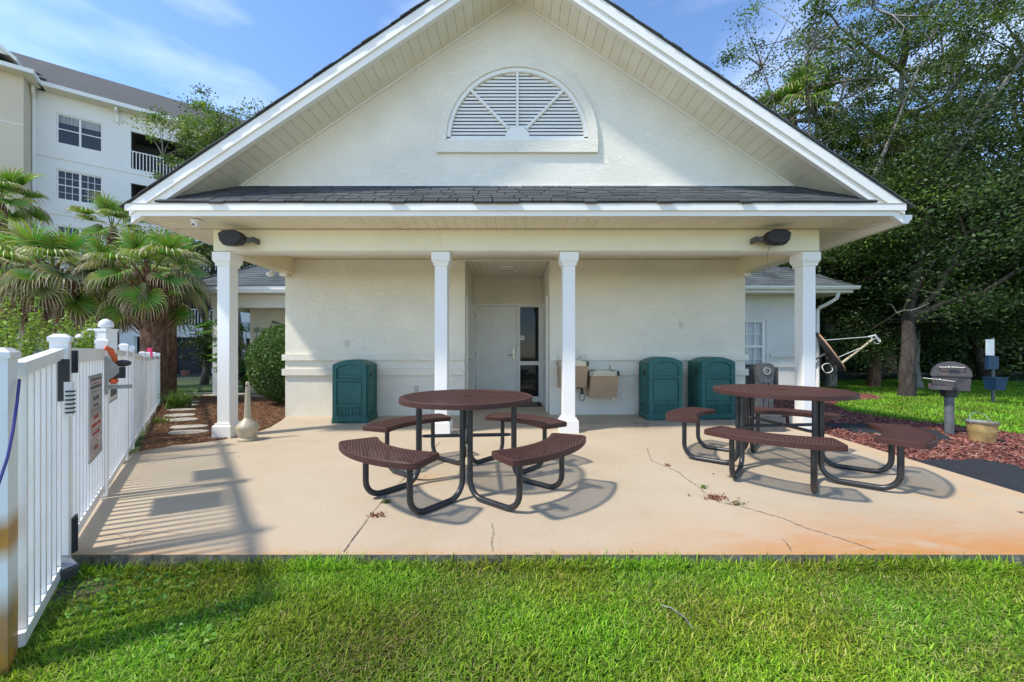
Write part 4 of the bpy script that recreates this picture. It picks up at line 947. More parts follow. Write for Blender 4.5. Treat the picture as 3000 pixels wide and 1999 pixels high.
b = bin_proto(); b.location = (-2.67, 6.31, slab_z(-2.67, 6.3)); b['label'] = 'dark green litter bin standing alone by the left wall'
for ch in b.children:
    if ch.name.startswith('latch'): ch.location.x += .0; ch.scale = (-1, 1, 1)
b2 = copy_tree(b); b2.location = (2.50, 6.33, 0.02); b2['label'] = 'dark green litter bin beside the steel water fountains, left of the pair'
b3 = copy_tree(b); b3.location = (3.36, 6.33, 0.02); b3['label'] = 'dark green litter bin at the right corner of the porch wall, behind a table seat'
for bb in (b2, b3):
    for ch in bb.children:
        if ch.name.startswith('latch'): ch.scale = (1, 1, 1)
    for ch in bb.children: pass

# ------------------------------------------------------------------ water fountains
def fountain(x, ztop, label, grp):
    t = thing('drinking_fountain', label, 'drinking fountain', (x, YW, ztop-.5), 0, grp); w = .235; zt = .5
    m = MB(); m.add([(-w, -.001, 0), (w, -.001, 0), (w, -.29, .02), (-w, -.29, .02), (-w, -.001, .40), (w, -.001, .40), (w, -.43, .40), (-w, -.43, .40)], [(0,1,2,3),(7,6,5,4),(0,4,5,1),(1,5,6,2),(2,6,7,3),(3,7,4,0)]); link('cabinet', m.mesh('cabinet', M['tan']), t)
    m = MB(); W2 = w+.022; m.prism([(-W2, -.002), (-W2, -.40), (-W2+.06, -.455), (W2-.06, -.455), (W2, -.40), (W2, -.002)][::-1], .395, .48); b = link('basin', m.mesh('basin', M['steel']), t)
    m = MB(); n = 28
    for k in range(n):
        a0, a1 = 2*PI*k/n, 2*PI*(k+1)/n; P4 = [(r*1.0*math.cos(a), -.235+r*.86*math.sin(a)) for r, a in ((.20, a0), (.225, a0), (.225, a1), (.20, a1))]; m.prism(P4, .4801, .49)
    link('basin_rim', m.mesh('basin_rim', M['steel']), b)
    m = MB(); m.lathe([(.198, .4802), (.12, .4806), (.02, .481)], (0, -.235, 0), 20, 1, .86); link('bowl', m.mesh('bowl', M['grey']), b)
    m = MB(); m.tube([(.17, -.10, .48), (.17, -.10, .53), (.155, -.12, .555), (.13, -.15, .56)], .010, 6); m.box(.145, .20, -.13, -.07, .48, .50); link('spout', m.mesh('spout', M['steel']), t)
    m = MB(); m.tube([(-w-.005, -.2, .43), (-w-.025, -.2, .43)], .03, 10); link('push_button', m.mesh('push_button', M['steel']), t)
    return t
fountain(1.04, 1.005, 'higher steel topped water fountain half hidden behind the third column', 'pair of wall water fountains'); f2 = fountain(1.56, .835, 'lower steel topped tan water fountain on the right wall', 'pair of wall water fountains')
m = MB(); a = W(1705, 1140, 6.9); m.tube([a+Vector((-.10, 0, .03)), a+Vector((-.02, 0, .01)), a+Vector((.02, 0, 0))], .012, 6); m.tube([a, a+Vector((.0, 0, -.09))], .022, 8); m.tube([a+Vector((-.02+.045*math.cos(t)+.02, 0, -.14+.075*math.sin(t))) for t in np.linspace(R(110), R(430), 16)], .006, 6)
t = m.build('drain_hose', M['black'], None, True); tag(t, 'looped black drain hose and valve under the higher water fountain', 'hose')

# ------------------------------------------------------------------ speakers on the beam
def speaker(x, z, flip, label):
    t = thing('wall_speaker', label, 'speaker', (x, YB-.02, z), 0, 'black speakers on the porch beam'); s = -1 if flip else 1
    m = MB(); prof = [(-.165, .055), (-.10, .10), (.06, .105), (.13, .075), (.175, .02), (.17, -.02), (.10, -.085), (0, -.10), (-.10, -.095), (-.145, -.04)]
    def ring(k, y): return [(s*px_*k, y, pz*k) for px_, pz in prof]
    n = len(prof); V = ring(.72, -.07)+ring(.97, -.13)+ring(1.0, -.20)+ring(.95, -.235); F = []
    for i in range(3):
        for j in range(n): F.append((i*n+j, i*n+(j+1) % n, (i+1)*n+(j+1) % n, (i+1)*n+j))
    F.append(tuple(range(n))); m.add(V, F); link('cabinet', m.mesh('cabinet', M['black']), t)
    m = MB(); V = ring(.94, -.236)+ring(.85, -.247); F = [(j, (j+1) % n, n+(j+1) % n, n+j) for j in range(n)]+[tuple(range(n, 2*n))]; m.add(V, F); link('grille', m.mesh('grille', M['speaker']), t)
    m = MB(); m.tube([(s*.16, -.14, .0), (s*.20, -.12, -.01)], .035, 10); m.box(min(s*.19, s*.23), max(s*.19, s*.23), -.14, -.10, -.03, .02); m.box(min(s*.225, s*.25), max(s*.225, s*.25), -.14, -.001, -.035, .035); link('bracket', m.mesh('bracket', M['greyplastic']), t)
    return t
c = W(681, 699, 5.20); s1 = speaker(c.x, c.z, False, 'black speaker on the left end of the porch beam'); c = W(2276, 697, 5.20); s2 = speaker(c.x, c.z, True, 'black speaker on the right end of the porch beam')
m = MB(); c = W(2256, 720, 5.25); m.tube([c, c+Vector((.0, .05, -.08)), c+Vector((.015, .08, -.18))], .0025, 5); t = m.build('loose_wire', M['black']); tag(t, 'thin black wire dangling below the right speaker', 'wire')
c = W(574, 652, 5.0); t = thing('security_camera', 'small white dome camera under the left eave of the porch', 'security camera', (c.x, c.y, ZS)); m = MB(); m.lathe([(.062, -.005), (.062, -.022), (.05, -.03)], (0,0,0), 16); link('base', m.mesh('base', M['white']), t); m = MB(); m.ellipsoid((0, -.005, -.055), (.045, .045, .045), 12, 8); link('dome', m.mesh('dome', M['white']), t); m = MB(); m.ellipsoid((0, -.032, -.068), (.02, .02, .02), 10, 6); link('lens', m.mesh('lens', M['black']), t)
c = W(822, 812, 7.2); t = thing('corner_floodlight', 'white floodlight under the beam at the left wall corner', 'light', (c.x, 6.94, c.z)); m = MB(); m.ellipsoid((-.03, 0, 0), (.07, .06, .05), 12, 8); link('lamp_head', m.mesh('lamp_head', M['white']), t); m = MB(); m.tube([(-.02, 0, .02), (.0, 0, .10)], .015, 6); link('mount', m.mesh('mount', M['white']), t)

# ------------------------------------------------------------------ ash urn
c = Vector((-3.60, 5.25, slab_z(-3.6, 5.25))); t = thing('ash_urn', 'beige long-necked ash urn at the foot of the left column', 'ash urn', c)
m = MB(); m.lathe([(.115, 0), (.125, .015), (.12, .035), (.10, .05), (.112, .07), (.126, .14), (.128, .165)], (0,0,0), 28); link('base', m.mesh('base', M['urn'], smooth=True), t)
m = MB(); m.lathe([(.132, .1655), (.135, .185), (.124, .21), (.09, .25), (.058, .285), (.042, .31)], (0,0,0), 28); link('bowl_lid', m.mesh('bowl_lid', M['urn'], smooth=True), t)
m = MB(); prof = [(.045, .3105), (.042, .34), (.024, .78), (.016, .80)]; base = len(m.v); sg = 24
for r, z in prof:
    for k in range(sg): a = 2*PI*k/sg; rr_ = r*(1 if k % 2 else .88); m.v.append((rr_*math.cos(a), rr_*math.sin(a), z))
for i in range(3):
    for k in range(sg): a = i*sg+k; b_ = i*sg+(k+1) % sg; m.f.append((a, b_, b_+sg, a+sg))
m.f.append(tuple(3*sg+k for k in range(sg))); link('neck', m.mesh('neck', M['urn']), t)
m = MB(); m.obox((0, -.021, .745), (1,0,0), (0,1,0), (0,0,1), .010, .006, .008); link('cigarette_hole', m.mesh('cigarette_hole', M['black']), t)

# ------------------------------------------------------------------ pedestal and AC unit
c = G(2238, 1270); c.z = .05; t = thing('plastic_pedestal', 'dark grey plastic post with round socket on a boxy weighted base', 'pedestal', (c.x, c.y, .0))
m = MB(); z1 = .98
pr = [(-.085, .72), (-.105, .80), (-.115, .90), (-.10, .96), (-.06, .985), (.06, .985), (.10, .96), (.115, .90), (.105, .80), (.085, .72)]; m.prism_y(pr[::-1], -.055, .055); link('head', m.mesh('head', M['greyplastic']), t)
m = MB(); n = 20
for k in range(n):
    a0, a1 = 2*PI*k/n, 2*PI*(k+1)/n; m.prism_y([(r*math.cos(a), .88+r*math.sin(a)) for r, a in ((.03, a0), (.052, a0), (.052, a1), (.03, a1))], -.075, -.0551)
m.ellipsoid((0, -.06, .88), (.018, .015, .018), 10, 6); link('socket', m.mesh('socket', M['grey']), t)
m = MB(); 
for x in (-.07, 0, .07): m.box(x-.028, x+.028, -.05, .05, .24, .7195)
m.box(-.055, .055, -.03, .03, .24, .7194); link('post', m.mesh('post', M['greyplastic']), t)
m = MB(); m.box(-.23, .22, -.17, .22, .0, .24, .05); m.box(-.20, .19, -.15, .20, .2401, .27, .05)
for x in (-.15, .10): m.box(x-.06, x+.06, -.18, -.1701, .05, .18)
link('base', m.mesh('base', M['greyplastic']), t)
t = thing('air_conditioner', 'brown louvred air conditioner unit against the right wing wall', 'air conditioner', (6.22, 10.05, 0)); m = MB(); m.box(-.40, .40, -.36, .36, .06, .72, .04); link('cabinet', m.mesh('cabinet', M['near_black']), t)
m = MB(); m.box(-.42, .42, -.38, .38, .7201, .76, .04); m.lathe([(.30, .76), (.30, .80), (.26, .81)], (0,0,0), 20); link('top_grille', m.mesh('top_grille', M['acmetal']), t); m = MB()
for k in range(20): x = -.38+.04*k; m.box(x-.006, x+.006, -.372, -.3605, .08, .715)
for x in (-.395, -.13, .13, .395): m.box(x-.016, x+.016, -.378, -.361, .06, .72)
link('louvre_guard', m.mesh('louvre_guard', M['acmetal']), t); m = MB(); m.box(-.5, .5, -.5, .45, -.05, .06); link('pad', m.mesh('pad', M['walk']), t)

# ------------------------------------------------------------------ grill
gx_, gy_ = (2781-CX)*5.37/FPX, 5.37
t = thing('park_grill', 'rust stained black barbecue grill on a thick grey post in red mulch', 'grill', (gx_, gy_, -.02), R(-46))
m = MB(); m.lathe([(.048, 0), (.048, .54), (.054, .545)], (0,0,0), 20); link('post', m.mesh('post', M['greypaint'], smooth=True), t)
m = MB(); m.lathe([(.085, .5455), (.085, .60), (.10, .605), (.10, .63), (.06, .64)], (0,0,0), 16); link('collar', m.mesh('collar', M['black']), t)
m = MB(); x0, x1, y0, y1 = -.17, .19, -.15, .17; m.add([(x0+.02, y0+.02, .6405), (x1-.01, y0+.02, .6405), (x1-.01, y1, .6405), (x0+.02, y1, .6405), (x0, y0, .83), (x1, y0, .83), (x1, y1, .83), (x0, y1, .83)], [(0,3,2,1),(0,1,5,4),(1,2,6,5),(2,3,7,6),(3,0,4,7),(4,5,6,7)]); fb = link('firebox', m.mesh('firebox', M['iron']), t)
m = MB(); n = 12; cx_ = .01; prof = [(cx_+.19*math.cos(PI*k/n), .836+.195*math.sin(PI*k/n)**.85) for k in range(n+1)]; m.prism_y(prof, y0-.01, y1+.01); lid = link('lid', m.mesh('lid', M['iron'], smooth=False), t)
def coil_handle(parent, a, b, y):
    q = MB(); a = Vector(a); b = Vector(b); q.tube([a, b], .006, 6); q.tube([a, a+Vector((0, .05, -.0))], .006, 6); q.tube([b, b+Vector((0, .05, 0))], .006, 6); link('handle', q.mesh('handle', M['grey']), parent)
    q = MB(); mid0 = a.lerp(b, .3); mid1 = a.lerp(b, .75); pts = []
    for k in range(60): f = k/59; p = mid0.lerp(mid1, f); th_ = f*2*PI*8; pts.append(p+Vector((0, .014*math.cos(th_), .014*math.sin(th_))))
    q.tube(pts, .0035, 5); link('coil', q.mesh('coil', M['galv']), parent)
coil_handle(lid, (-.10, y0-.055, .955), (.13, y0-.055, .955), y0); coil_handle(fb, (-.25, y0-.05, .80), (.04, y0-.06, .765), y0)
m = MB(); m.box(-.185, .02, y0-.055, y0-.001, .645, .70); m.box(-.20, -.171, y0, y1, .645, .72); link('ash_tray', m.mesh('ash_tray', M['iron_rusty']), t)
m = MB(); m.box(-.178, .198, y0-.016, y0-.011, .832, .842); link('lid_lip', m.mesh('lid_lip', M['iron_rusty']), t)
# bucket
bx_, by_ = (2877-CX)*4.92/FPX, 4.92
t = thing('metal_tub', 'tan painted metal wash tub with wire handle by the grill', 'bucket', (bx_, by_, -.02))
m = MB(); m.lathe([(.105, .0), (.112, .005), (.124, .15), (.129, .165), (.127, .18), (.138, .265)], (0,0,0), 28); link('body', m.mesh('body', M['bucket'], smooth=True), t)
m = MB(); n = 28; prof = [(.133, .266), (.148, .264), (.150, .280), (.135, .281)]
for r, z in prof:
    for k in range(n): a = 2*PI*k/n; m.v.append((r*math.cos(a), r*math.sin(a), z))
for i in range(4):
    for k in range(n): a = i*n+k; b_ = i*n+(k+1) % n; c_ = ((i+1) % 4)*n+(k+1) % n; d_ = ((i+1) % 4)*n+k; m.f.append((a, b_, c_, d_))
link('rim', m.mesh('rim', M['galv'], smooth=True), t); m = MB(); m.lathe([(.11, -.001), (.118, .02), (.117, .03), (.10, .03)], (0,0,0), 28); link('foot_band', m.mesh('foot_band', M['galv']), t)
m = MB(); m.tube([(-.145, 0, .25)]+[(.13*math.cos(a)-.015, .05*math.sin(a), .27+.12*math.sin(a)) for a in np.linspace(PI, 0, 16)], .005, 6); link('handle', m.mesh('handle', M['galv']), t)

# ------------------------------------------------------------------ waste station
Y0 = 8.7; X0 = (2909-CX)*Y0/FPX; t = thing('waste_station', 'thin post with white notice, blue bag box and small blue bin', 'waste station', (X0, Y0, -.06))
m = MB(); m.box(-.025, .025, -.015, .015, 0, 1.52); link('post', m.mesh('post', M['greypaint']), t)
m = MB(); m.box(-.19, .0, -.03, -.016, 1.12, 1.48, .01); link('notice', m.mesh('notice', M['sign_white']), t)
m = MB(); m.box(-.22, -.0, -.12, -.016, .82, 1.10, .02); link('bag_box', m.mesh('bag_box', M['bluebin']), t)
m = MB(); V = [(x*.13*k-.15, y*.12*k-.16, z) for z, k in ((.36, .8), (.62, 1.0)) for x, y in ((-1,-1),(1,-1),(1,1),(-1,1))]; m.add(V, [(3,2,1,0),(4,5,6,7),(0,1,5,4),(1,2,6,5),(2,3,7,6),(3,0,4,7)]); m.box(-.29, -.01, -.29, -.03, .6201, .64); link('bin', m.mesh('bin', M['bluebin']), t)

# ------------------------------------------------------------------ satellite dish on the far corner
DY = 10.4
def DW(px, py, dy=0): return W(px, py, DY+dy)
dc = DW(2434, 1030); t = thing('satellite_dish', 'satellite dish seen edge on with long feed arm beside the right column', 'satellite dish', dc)
vw = Vector((dc.x, dc.y, 0)).normalized(); rt = Vector((vw.y, -vw.x, 0)); axis = (rt*math.cos(R(30))+Vector((0,0,1))*math.sin(R(30))+vw*.10).normalized(); upv = Vector((0,0,1))*math.cos(R(30))-rt*math.sin(R(30)); upv = (upv-axis*upv.dot(axis)).normalized(); sd = axis.cross(upv)
m = MB(); rings = 6; seg = 28; V = [tuple(-axis*.09)]
for i in range(1, rings+1):
    r = i/rings
    for k in range(seg): a = 2*PI*k/seg; V.append(tuple(sd*(.46*r*math.cos(a))+upv*(.60*r*math.sin(a))-axis*(.09*(1-r*r))))
F = [(0, 1+(k+1) % seg, 1+k) for k in range(seg)]
for i in range(rings-1):
    for k in range(seg): a = 1+i*seg+k; b_ = 1+i*seg+(k+1) % seg; F.append((a, b_, b_+seg, a+seg))
m.add(V, F); o = link('dish_face', m.mesh('dish_face', M['dish_face'], smooth=True), t); md = o.modifiers.new('t', 'SOLIDIFY'); md.thickness = .012; md.offset = 1
m = MB(); V2 = [tuple(Vector(v)*1.03-axis*.02) for v in V]; m.add(V2, F); o = link('dish_back', m.mesh('dish_back', M['dish'], smooth=True), t); md = o.modifiers.new('t', 'SOLIDIFY'); md.thickness = .01
m = MB(); a0 = DW(2466, 1064)-dc; a1 = DW(2556, 995, -.2)-dc; m.tube([a0, a0.lerp(a1, .6)+Vector((0,0,-.01)), a1], [.035, .028, .03], 8); arm = link('feed_arm', m.mesh('feed_arm', M['dish_arm'], smooth=True), t)
m = MB(); m.tube([DW(2418, 997)-dc, DW(2548, 987, -.2)-dc], .010, 6); m.tube([DW(2457, 1047)-dc, DW(2520, 1020, -.15)-dc], .009, 6); link('strut', m.mesh('strut', M['white']), t)
m = MB(); h = DW(2563, 990, -.2)-dc; m.tube([h+Vector((-.16, 0, .03)), h+Vector((.02, 0, .06)), h+Vector((.06, 0, -.02))], .022, 8); m.tube([h+Vector((-.02, -.02, .08)), h+Vector((.10, -.02, -.10))], .022, 8); m.tube([h+Vector((-.12, 0, .05)), h+Vector((-.05, 0, -.06))], .02, 8); link('receiver', m.mesh('receiver', M['white']), t)
m = MB(); m.tube([h+Vector((.06+.09*math.cos(a), 0, -.08+.08*math.sin(a))) for a in np.linspace(R(150), R(-170), 14)], .008, 6); link('cable', m.mesh('cable', M['white']), t)
m = MB(); b0 = DW(2452, 1060)-dc; m.lathe([(.001, 0), (.16, .0), (.16, .012), (.001, .013)], (0,0,0), 16)
for i, v in enumerate(m.v): q = Vector(v); m.v[i] = tuple(b0+Vector((.1,0,-.02))+upv*(q.x*1.1)+sd*q.y*.6+axis*q.z)
link('arm_bracket', m.mesh('arm_bracket', M['dish_face']), t)
m = MB(); m.tube([-axis*.08, -axis*.3+Vector((-.15, 0, -.1)), Vector((8.33, 10.75, dc.z-.5))-dc], .035, 8); m.box(8.28-dc.x, 8.40-dc.x, 10.6-dc.y, 10.9-dc.y, -.75, -.35); link('mast', m.mesh('mast', M['dish']), t)
cc_ = W(2424, 1079, 10.5); m = MB(); m.tube([cc_+Vector((.135*math.cos(a), .02*math.sin(3*a), .13*math.sin(a))) for a in np.linspace(0, 2*PI, 30)], .012, 6, False); t = m.build('cable_coil', M['white'], None, True); tag(t, 'round loop of white cable hanging by the dish', 'cable')
cc_ = W(2403, 1010, 10.62); m = MB(); m.tube([(8.37, 10.66, .05), (8.37, 10.66, 1.9)], .025, 6); m.box(8.33, 8.46, 10.62, 10.82, .7, 1.25); t = m.build('utility_conduit', M['greypaint']); tag(t, 'thin grey conduit and box on the wing corner behind the right column', 'conduit')

# ------------------------------------------------------------------ fence, gate and things on it
F0 = Vector((-1.996, 1.552, 0)); FU = Vector((-.6414, .7672, 0)); FN = Vector((.7672, .6414, 0))
def FP(s, off=0, z=0): return F0+FU*s+FN*off+Vector((0, 0, z))
def fz(s): return -.085+.075*sstep(.55, .85, s)-.05*sstep(4, 8, s)-.09*sstep(8, 17, s)
fence = thing('picket_fence', 'long white vinyl picket fence running back from the lawn', 'fence', FP(0, 0, fz(0)))
def post(parent, s, top, w=.064, mat=None, zb=None, off=0.0):
    zb = fz(s) if zb is None else zb; m = MB(); c = FP(s, off); h = w/2
    m.obox((c.x, c.y, (zb+top)/2), FU, FN, (0,0,1), h, h, (top-zb)/2); p = m.build('post', mat or M['vinyl'], parent)
    m = MB(); r1 = h+.007
    def sq(r, z): return [tuple(Vector((c.x, c.y, z))+FU*(a*r)+FN*(b_*r)) for a, b_ in ((-1,-1),(1,-1),(1,1),(-1,1))]
    m.add(sq(r1, top-.002)+sq(r1, top+.022)+sq(r1-.02, top+.040), [(3,2,1,0),(0,1,5,4),(1,2,6,5),(2,3,7,6),(3,0,4,7),(4,5,9,8),(5,6,10,9),(6,7,11,10),(7,4,8,11),(8,9,10,11)]); m.build('post_cap', M['vinyl'], p); return p
def rail(parent, s0, s1, za0, za1, h=.055, w=.045, mat=None):
    a = FP(s0, 0, za0); b_ = FP(s1, 0, za1); m = MB(); V = []
    for q in (a, b_):
        for dn, dz_ in ((-1, 0), (1, 0), (1, 1), (-1, 1)): V.append(tuple(q+FN*dn*w/2+Vector((0,0,dz_*h))))
    m.add(V, [(3,2,1,0),(4,5,6,7),(0,1,5,4),(1,2,6,5),(2,3,7,6),(3,0,4,7)]); return m.build('rail', mat or M['vinyl'], parent)
pk = MB(); pk.obox((0,0,.5), FU, FN, (0,0,1), .0115, .019, .5); PICK = pk.mesh('picket', M['vinyl'])
def pickets(parent, s0, s1, zb, zt0, zt1, sp=.097):
    n = max(1, int(round((s1-s0)/sp))); 
    for i in range(n):
        s = s0+(i+.5)*(s1-s0)/n; k = (s-s0)/(s1-s0); zt = zt0+(zt1-zt0)*k; b0 = zb(s); piece('picket', PICK, parent, FP(s, 0, b0), scale=(1, 1, zt-b0))
def panel(parent, s0, s1, z0, z1):
    rail(parent, s0, s1, z0-.055, z1-.055); rail(parent, s0, s1, fz(s0)+.035, fz(s1)+.035); pickets(parent, s0, s1, lambda s: fz(s)+.06, z0-.054, z1-.054)
p0 = post(fence, -.05, 1.125, .115, M['vinyl_rust'], -.09, -.052)
panel(fence, .015, .66, 1.105, 1.165)
post(fence, .71, 1.205, .068)
post(fence, 2.02, 1.215, .066); 
stops = [3.36, 3.98, 5.45, 6.35, 7.8, 9.2, 10.7, 12.2, 13.7, 15.3, 16.6]; tops = [1.195, 1.18, 1.11, 1.10, 1.095, 1.08, 1.07, 1.06, 1.045, 1.03, 1.02]
prev, pt_ = 2.07, 1.215
for s, tp in zip(stops, tops):
    panel(fence, prev, s-.05, pt_-.04, tp-.04); post(fence, s, tp); prev, pt_ = s+.05, tp
gate = thing('fence_gate', 'white vinyl picket gate with black hinges and a notice', 'gate', FP(.80, 0, 0))
for s in (.79, 1.93): 
    m = MB(); c = FP(s); m.obox((c.x, c.y, .60), FU, FN, (0,0,1), .022, .024, .57); m.build('gate_stile', M['vinyl'], gate)
rail(gate, .812, 1.908, 1.085, 1.085, .085); rail(gate, .812, 1.908, .045, .045, .06); pickets(gate, .812, 1.908, lambda s: .105, 1.0845, 1.0845)
for z0, z1 in ((1.03, 1.155), (.03, .22)):
    m = MB(); a = FP(.765, .044); m.obox((a.x, a.y, (z0+z1)/2), FU, FN, (0,0,1), .008, .012, (z1-z0)/2); 
    a = FP(.79, .040); m.obox((a.x, a.y, (z0+z1)/2), FU, FN, (0,0,1), .045, .006, (z1-z0)/2); h_ = m.build('hinge', M['hinge'], gate)
    for zz in np.linspace(z0+.02, z1-.02, 4): q = MB(); a = FP(.79, .048, zz); q.ellipsoid(a, (.007, .007, .007), 6, 4); q.build('bolt', M['galv'], h_)
# notice on the gate
def fence_sign(name, s0, s1, z0, z1, off, mat, label, cat='sign'):
    c = FP((s0+s1)/2, off, z0); t = thing(name, label, cat, c); m = MB(); m.obox((0, 0, (z1-z0)/2), FU, FN, (0,0,1), (s1-s0)/2, .003, (z1-z0)/2); link('sign_plate', m.mesh('sign_plate', mat), t)
    m = MB(); hw = (s1-s0)/2; H = z1-z0
    for a, b_, c0, d0 in ((0, 0, hw, .006), (0, H, hw, .006)): m.obox((0, 0, b_+(.006 if b_ == 0 else -.006)), FU, FN, (0,0,1), hw, .0045, .006)
    for sgn in (-1, 1): q = FU*sgn*(hw-.006); m.obox((q.x, q.y, H/2), FU, FN, (0,0,1), .006, .0044, H/2-.0125)
    link('sign_frame', m.mesh('sign_frame', M['grey']), t); return t
frot = (R(90), 0, math.atan2(-FU.y, -FU.x)+PI)                       # text faces the patio side
def ftext(t, body, size, z, mat, sx=.85, dx=0): 
    p = FN*.0036+FU*dx; return text(body, size, mat, t, (p.x, p.y, z), frot, sx=sx)
sg = fence_sign('notice_sign', 1.31, 1.77, .40, .985, .024, M['signface'], 'tall grey pool rules notice fixed to the gate')
ang = math.atan2(FU.y, FU.x); frot = (R(90), 0, ang)
for bdy, sz, z, mt in (('POOL HOURS', .040, .42, M['ink']), ('8 am - 9 pm', .038, .375, M['ink']), ('ABSOLUTELY', .036, .285, M['ink_red']), ('NO SMOKING or VAPING', .034, .235, M['ink_red']), ('NO PETS or DRONES', .034, .175, M['ink_red']), ('OK', .03, .12, M['ink_red']), ('NO GLASS', .034, .07, M['ink_red'])): ftext(sg, bdy, sz, z, mt)
m = MB()
for z, h in ((.555, .008), (.50, .010), (.34, .003), (.31, .002), (.20, .0015), (.145, .0015), (.095, .0015)): q = FN*.0038; m.obox((q.x, q.y, z), FU, FN, (0,0,1), .19, .0005, h)
link('printed_rule', m.mesh('printed_rule', M['ink']), sg)
m = MB()
for sgn in (-1, 1):
    for z in (.47, .525): q = FN*.0038+FU*0; m.obox((q.x, q.y, z), FU, FN, (0,0,1), .15, .0005, .0015)
link('printed_box', m.mesh('printed_box', M['ink']), sg)
sg2 = fence_sign('notice_sign', 2.15, 2.60, .72, 1.13, .024, M['sign_white'], 'white notice on the fence just past the gate latch')
for bdy, sz, z, mt in (('WARNING', .06, .35, M['ink']), ('NO LIFEGUARD', .05, .27, M['ink_red']), ('ON DUTY', .05, .21, M['ink_red'])): ftext(sg2, bdy, sz, z, mt)
m = MB(); q = FN*.0038; m.obox((q.x, q.y, .08), FU, FN, (0,0,1), .17, .0006, .035); link('printed_rule', m.mesh('printed_rule', M['ink']), sg2)
# latch with orange webbing
c = FP(1.93, .03, .98); t = thing('gate_latch', 'steel gate latch guard tied with orange webbing', 'gate latch', c)
def fl(a, b_, z): v = FU*a+FN*b_*LS; return (v.x, v.y, z)
LS = .5
m = MB(); V = [fl(a, b_, z) for a in (-.012, -.004) for b_, z in ((0, -.17), (0, .13), (.02, .13), (.15, .05), (.15, -.0), (.03, -.06), (.03, -.17))]; n = 7; m.add(V, [tuple(range(n))[::-1], tuple(range(n, 2*n))]+[(i, (i+1) % n, n+(i+1) % n, n+i) for i in range(n)]); m.obox(fl(.03, .005, -.02), FU, FN, (0,0,1), .04, .004, .15); link('guard_plate', m.mesh('guard_plate', M['grey']), t)
m = MB(); m.obox(fl(.03, .09, -.115), FU, FN, (0,0,1), .03, .10, .014); link('latch_bar', m.mesh('latch_bar', M['grey']), t)
m = MB(); m.obox(fl(.02, .155, .0), FU, FN, (0,0,1), .03, .03, .045); m.ellipsoid(fl(.02, .19, .075), (.055, .045, .028), 10, 7); link('rubber_stop', m.mesh('rubber_stop', M['black']), t)
m = MB(); m.tube([fl(0, -.01, .20), fl(.01, .045, .185), fl(.02, .09, .12), fl(.02, .125, .06)], [.018, .02, .018, .014], 6); link('orange_webbing', m.mesh('orange_webbing', M['orange']), t); m = MB(); m.ellipsoid(fl(.02, .085, -.065), (.028, .028, .025), 8, 6); link('webbing_knot', m.mesh('webbing_knot', M['orange']), t)
# latch side things
LS = .55; c = FP(.60, .03, .93); t = thing('wire_spring_closer', 'black gate closer bracket with white ribbed body on the second post', 'gate closer', c)
m = MB(); m.obox((0,0,.07), FU, FN, (0,0,1), .012, .02, .11); link('bracket', m.mesh('bracket', M['hinge']), t); m = MB(); m.obox(fl(-.005, .035, -.03), FU, FN, (0,0,1), .016, .016, .09); link('body', m.mesh('body', M['white']), t)
m = MB()
for k in range(6): m.obox(fl(-.01, .045, -.10+k*.022), FU, FN, (0,0,1), .018, .016, .004)
link('spring_fins', m.mesh('spring_fins', M['hinge']), t)
m = MB(); pts = [W(57,1112,1.545), W(50,1180,1.49), W(38,1260,1.45), W(22,1340,1.42), W(2,1400,1.39), W(-12,1440,1.37)]; m.tube(pts, .0045, 6); t = m.build('blue_cord', M['cord'], None, True); tag(t, 'dark blue cord hanging down the nearest fence post', 'cord')
m = MB(); a = FP(6.9, .0, 1.075); m.obox(a+Vector((0,0,.05)), (1, .2, .1), FN, (-.1, 0, 1), .03, .01, .085); t = m.build('pink_ribbon', M['pink']); tag(t, 'small pink ribbon tied on top of the fence', 'ribbon')
# shower post behind the fence
Y0 = 4.46; c = W(311, 1000, Y0); t = thing('outdoor_shower', 'white shower post with round finial behind the fence', 'shower', (c.x, Y0, -.04)); m = MB(); m.box(-.064, .064, -.064, .064, 0, 1.42); link('post', m.mesh('post', M['white']), t)
m = MB(); m.box(-.072, .072, -.072, .072, 1.4201, 1.45); m.lathe([(.045, 1.4501), (.045, 1.465), (.066, 1.47), (.068, 1.495), (.058, 1.53), (.03, 1.555), (.005, 1.565)], (0,0,0), 20); link('finial', m.mesh('finial', M['white'], smooth=True), t)
m = MB(); m.tube([(-.06, -.03, 1.435), (-.17, -.03, 1.44), (-.24, -.03, 1.40)], .010, 8); m.lathe([(.018, 0), (.045, -.03), (.045, -.045), (.01, -.045)], (-.265, -.03, 1.39), 14); link('shower_head', m.mesh('shower_head', M['white'], smooth=True), t)
# small ground lamp by the slab corner
c = G(243, 1655, -.07); t = thing('ground_lamp', 'small black ground light with clear lens at the slab corner', 'garden light', (-2.40, 2.05, -.055)); m = MB(); m.obox((0, 0, .055), (.8, -.25, -.35), (.3, .95, 0), (.35, -.1, .9), .065, .045, .03); link('housing', m.mesh('housing', M['greyplastic']), t); m = MB(); m.obox((.012, 0, .088), (.8, -.25, -.35), (.3, .95, 0), (.35, -.1, .9), .055, .036, .004); link('lens', m.mesh('lens', M['galv']), t)
# door mat
c0 = (dx(1388), dx(1583)); m = MB(); y0, y1 = 8.05, 8.72; m.box(-.62, .60, y0, y1, slab_z(0, 8.3)+.001, .014, .02); mt_ = thing('door_mat', 'grey door mat with black rubber border at the entrance', 'door mat', (0, 8.4, 0)); m.build('border', M['rubber'], mt_); m = MB(); m.box(-.55, .53, y0+.05, y1-.05, .0142, .018); m.build('carpet', M['mat'], mt_)
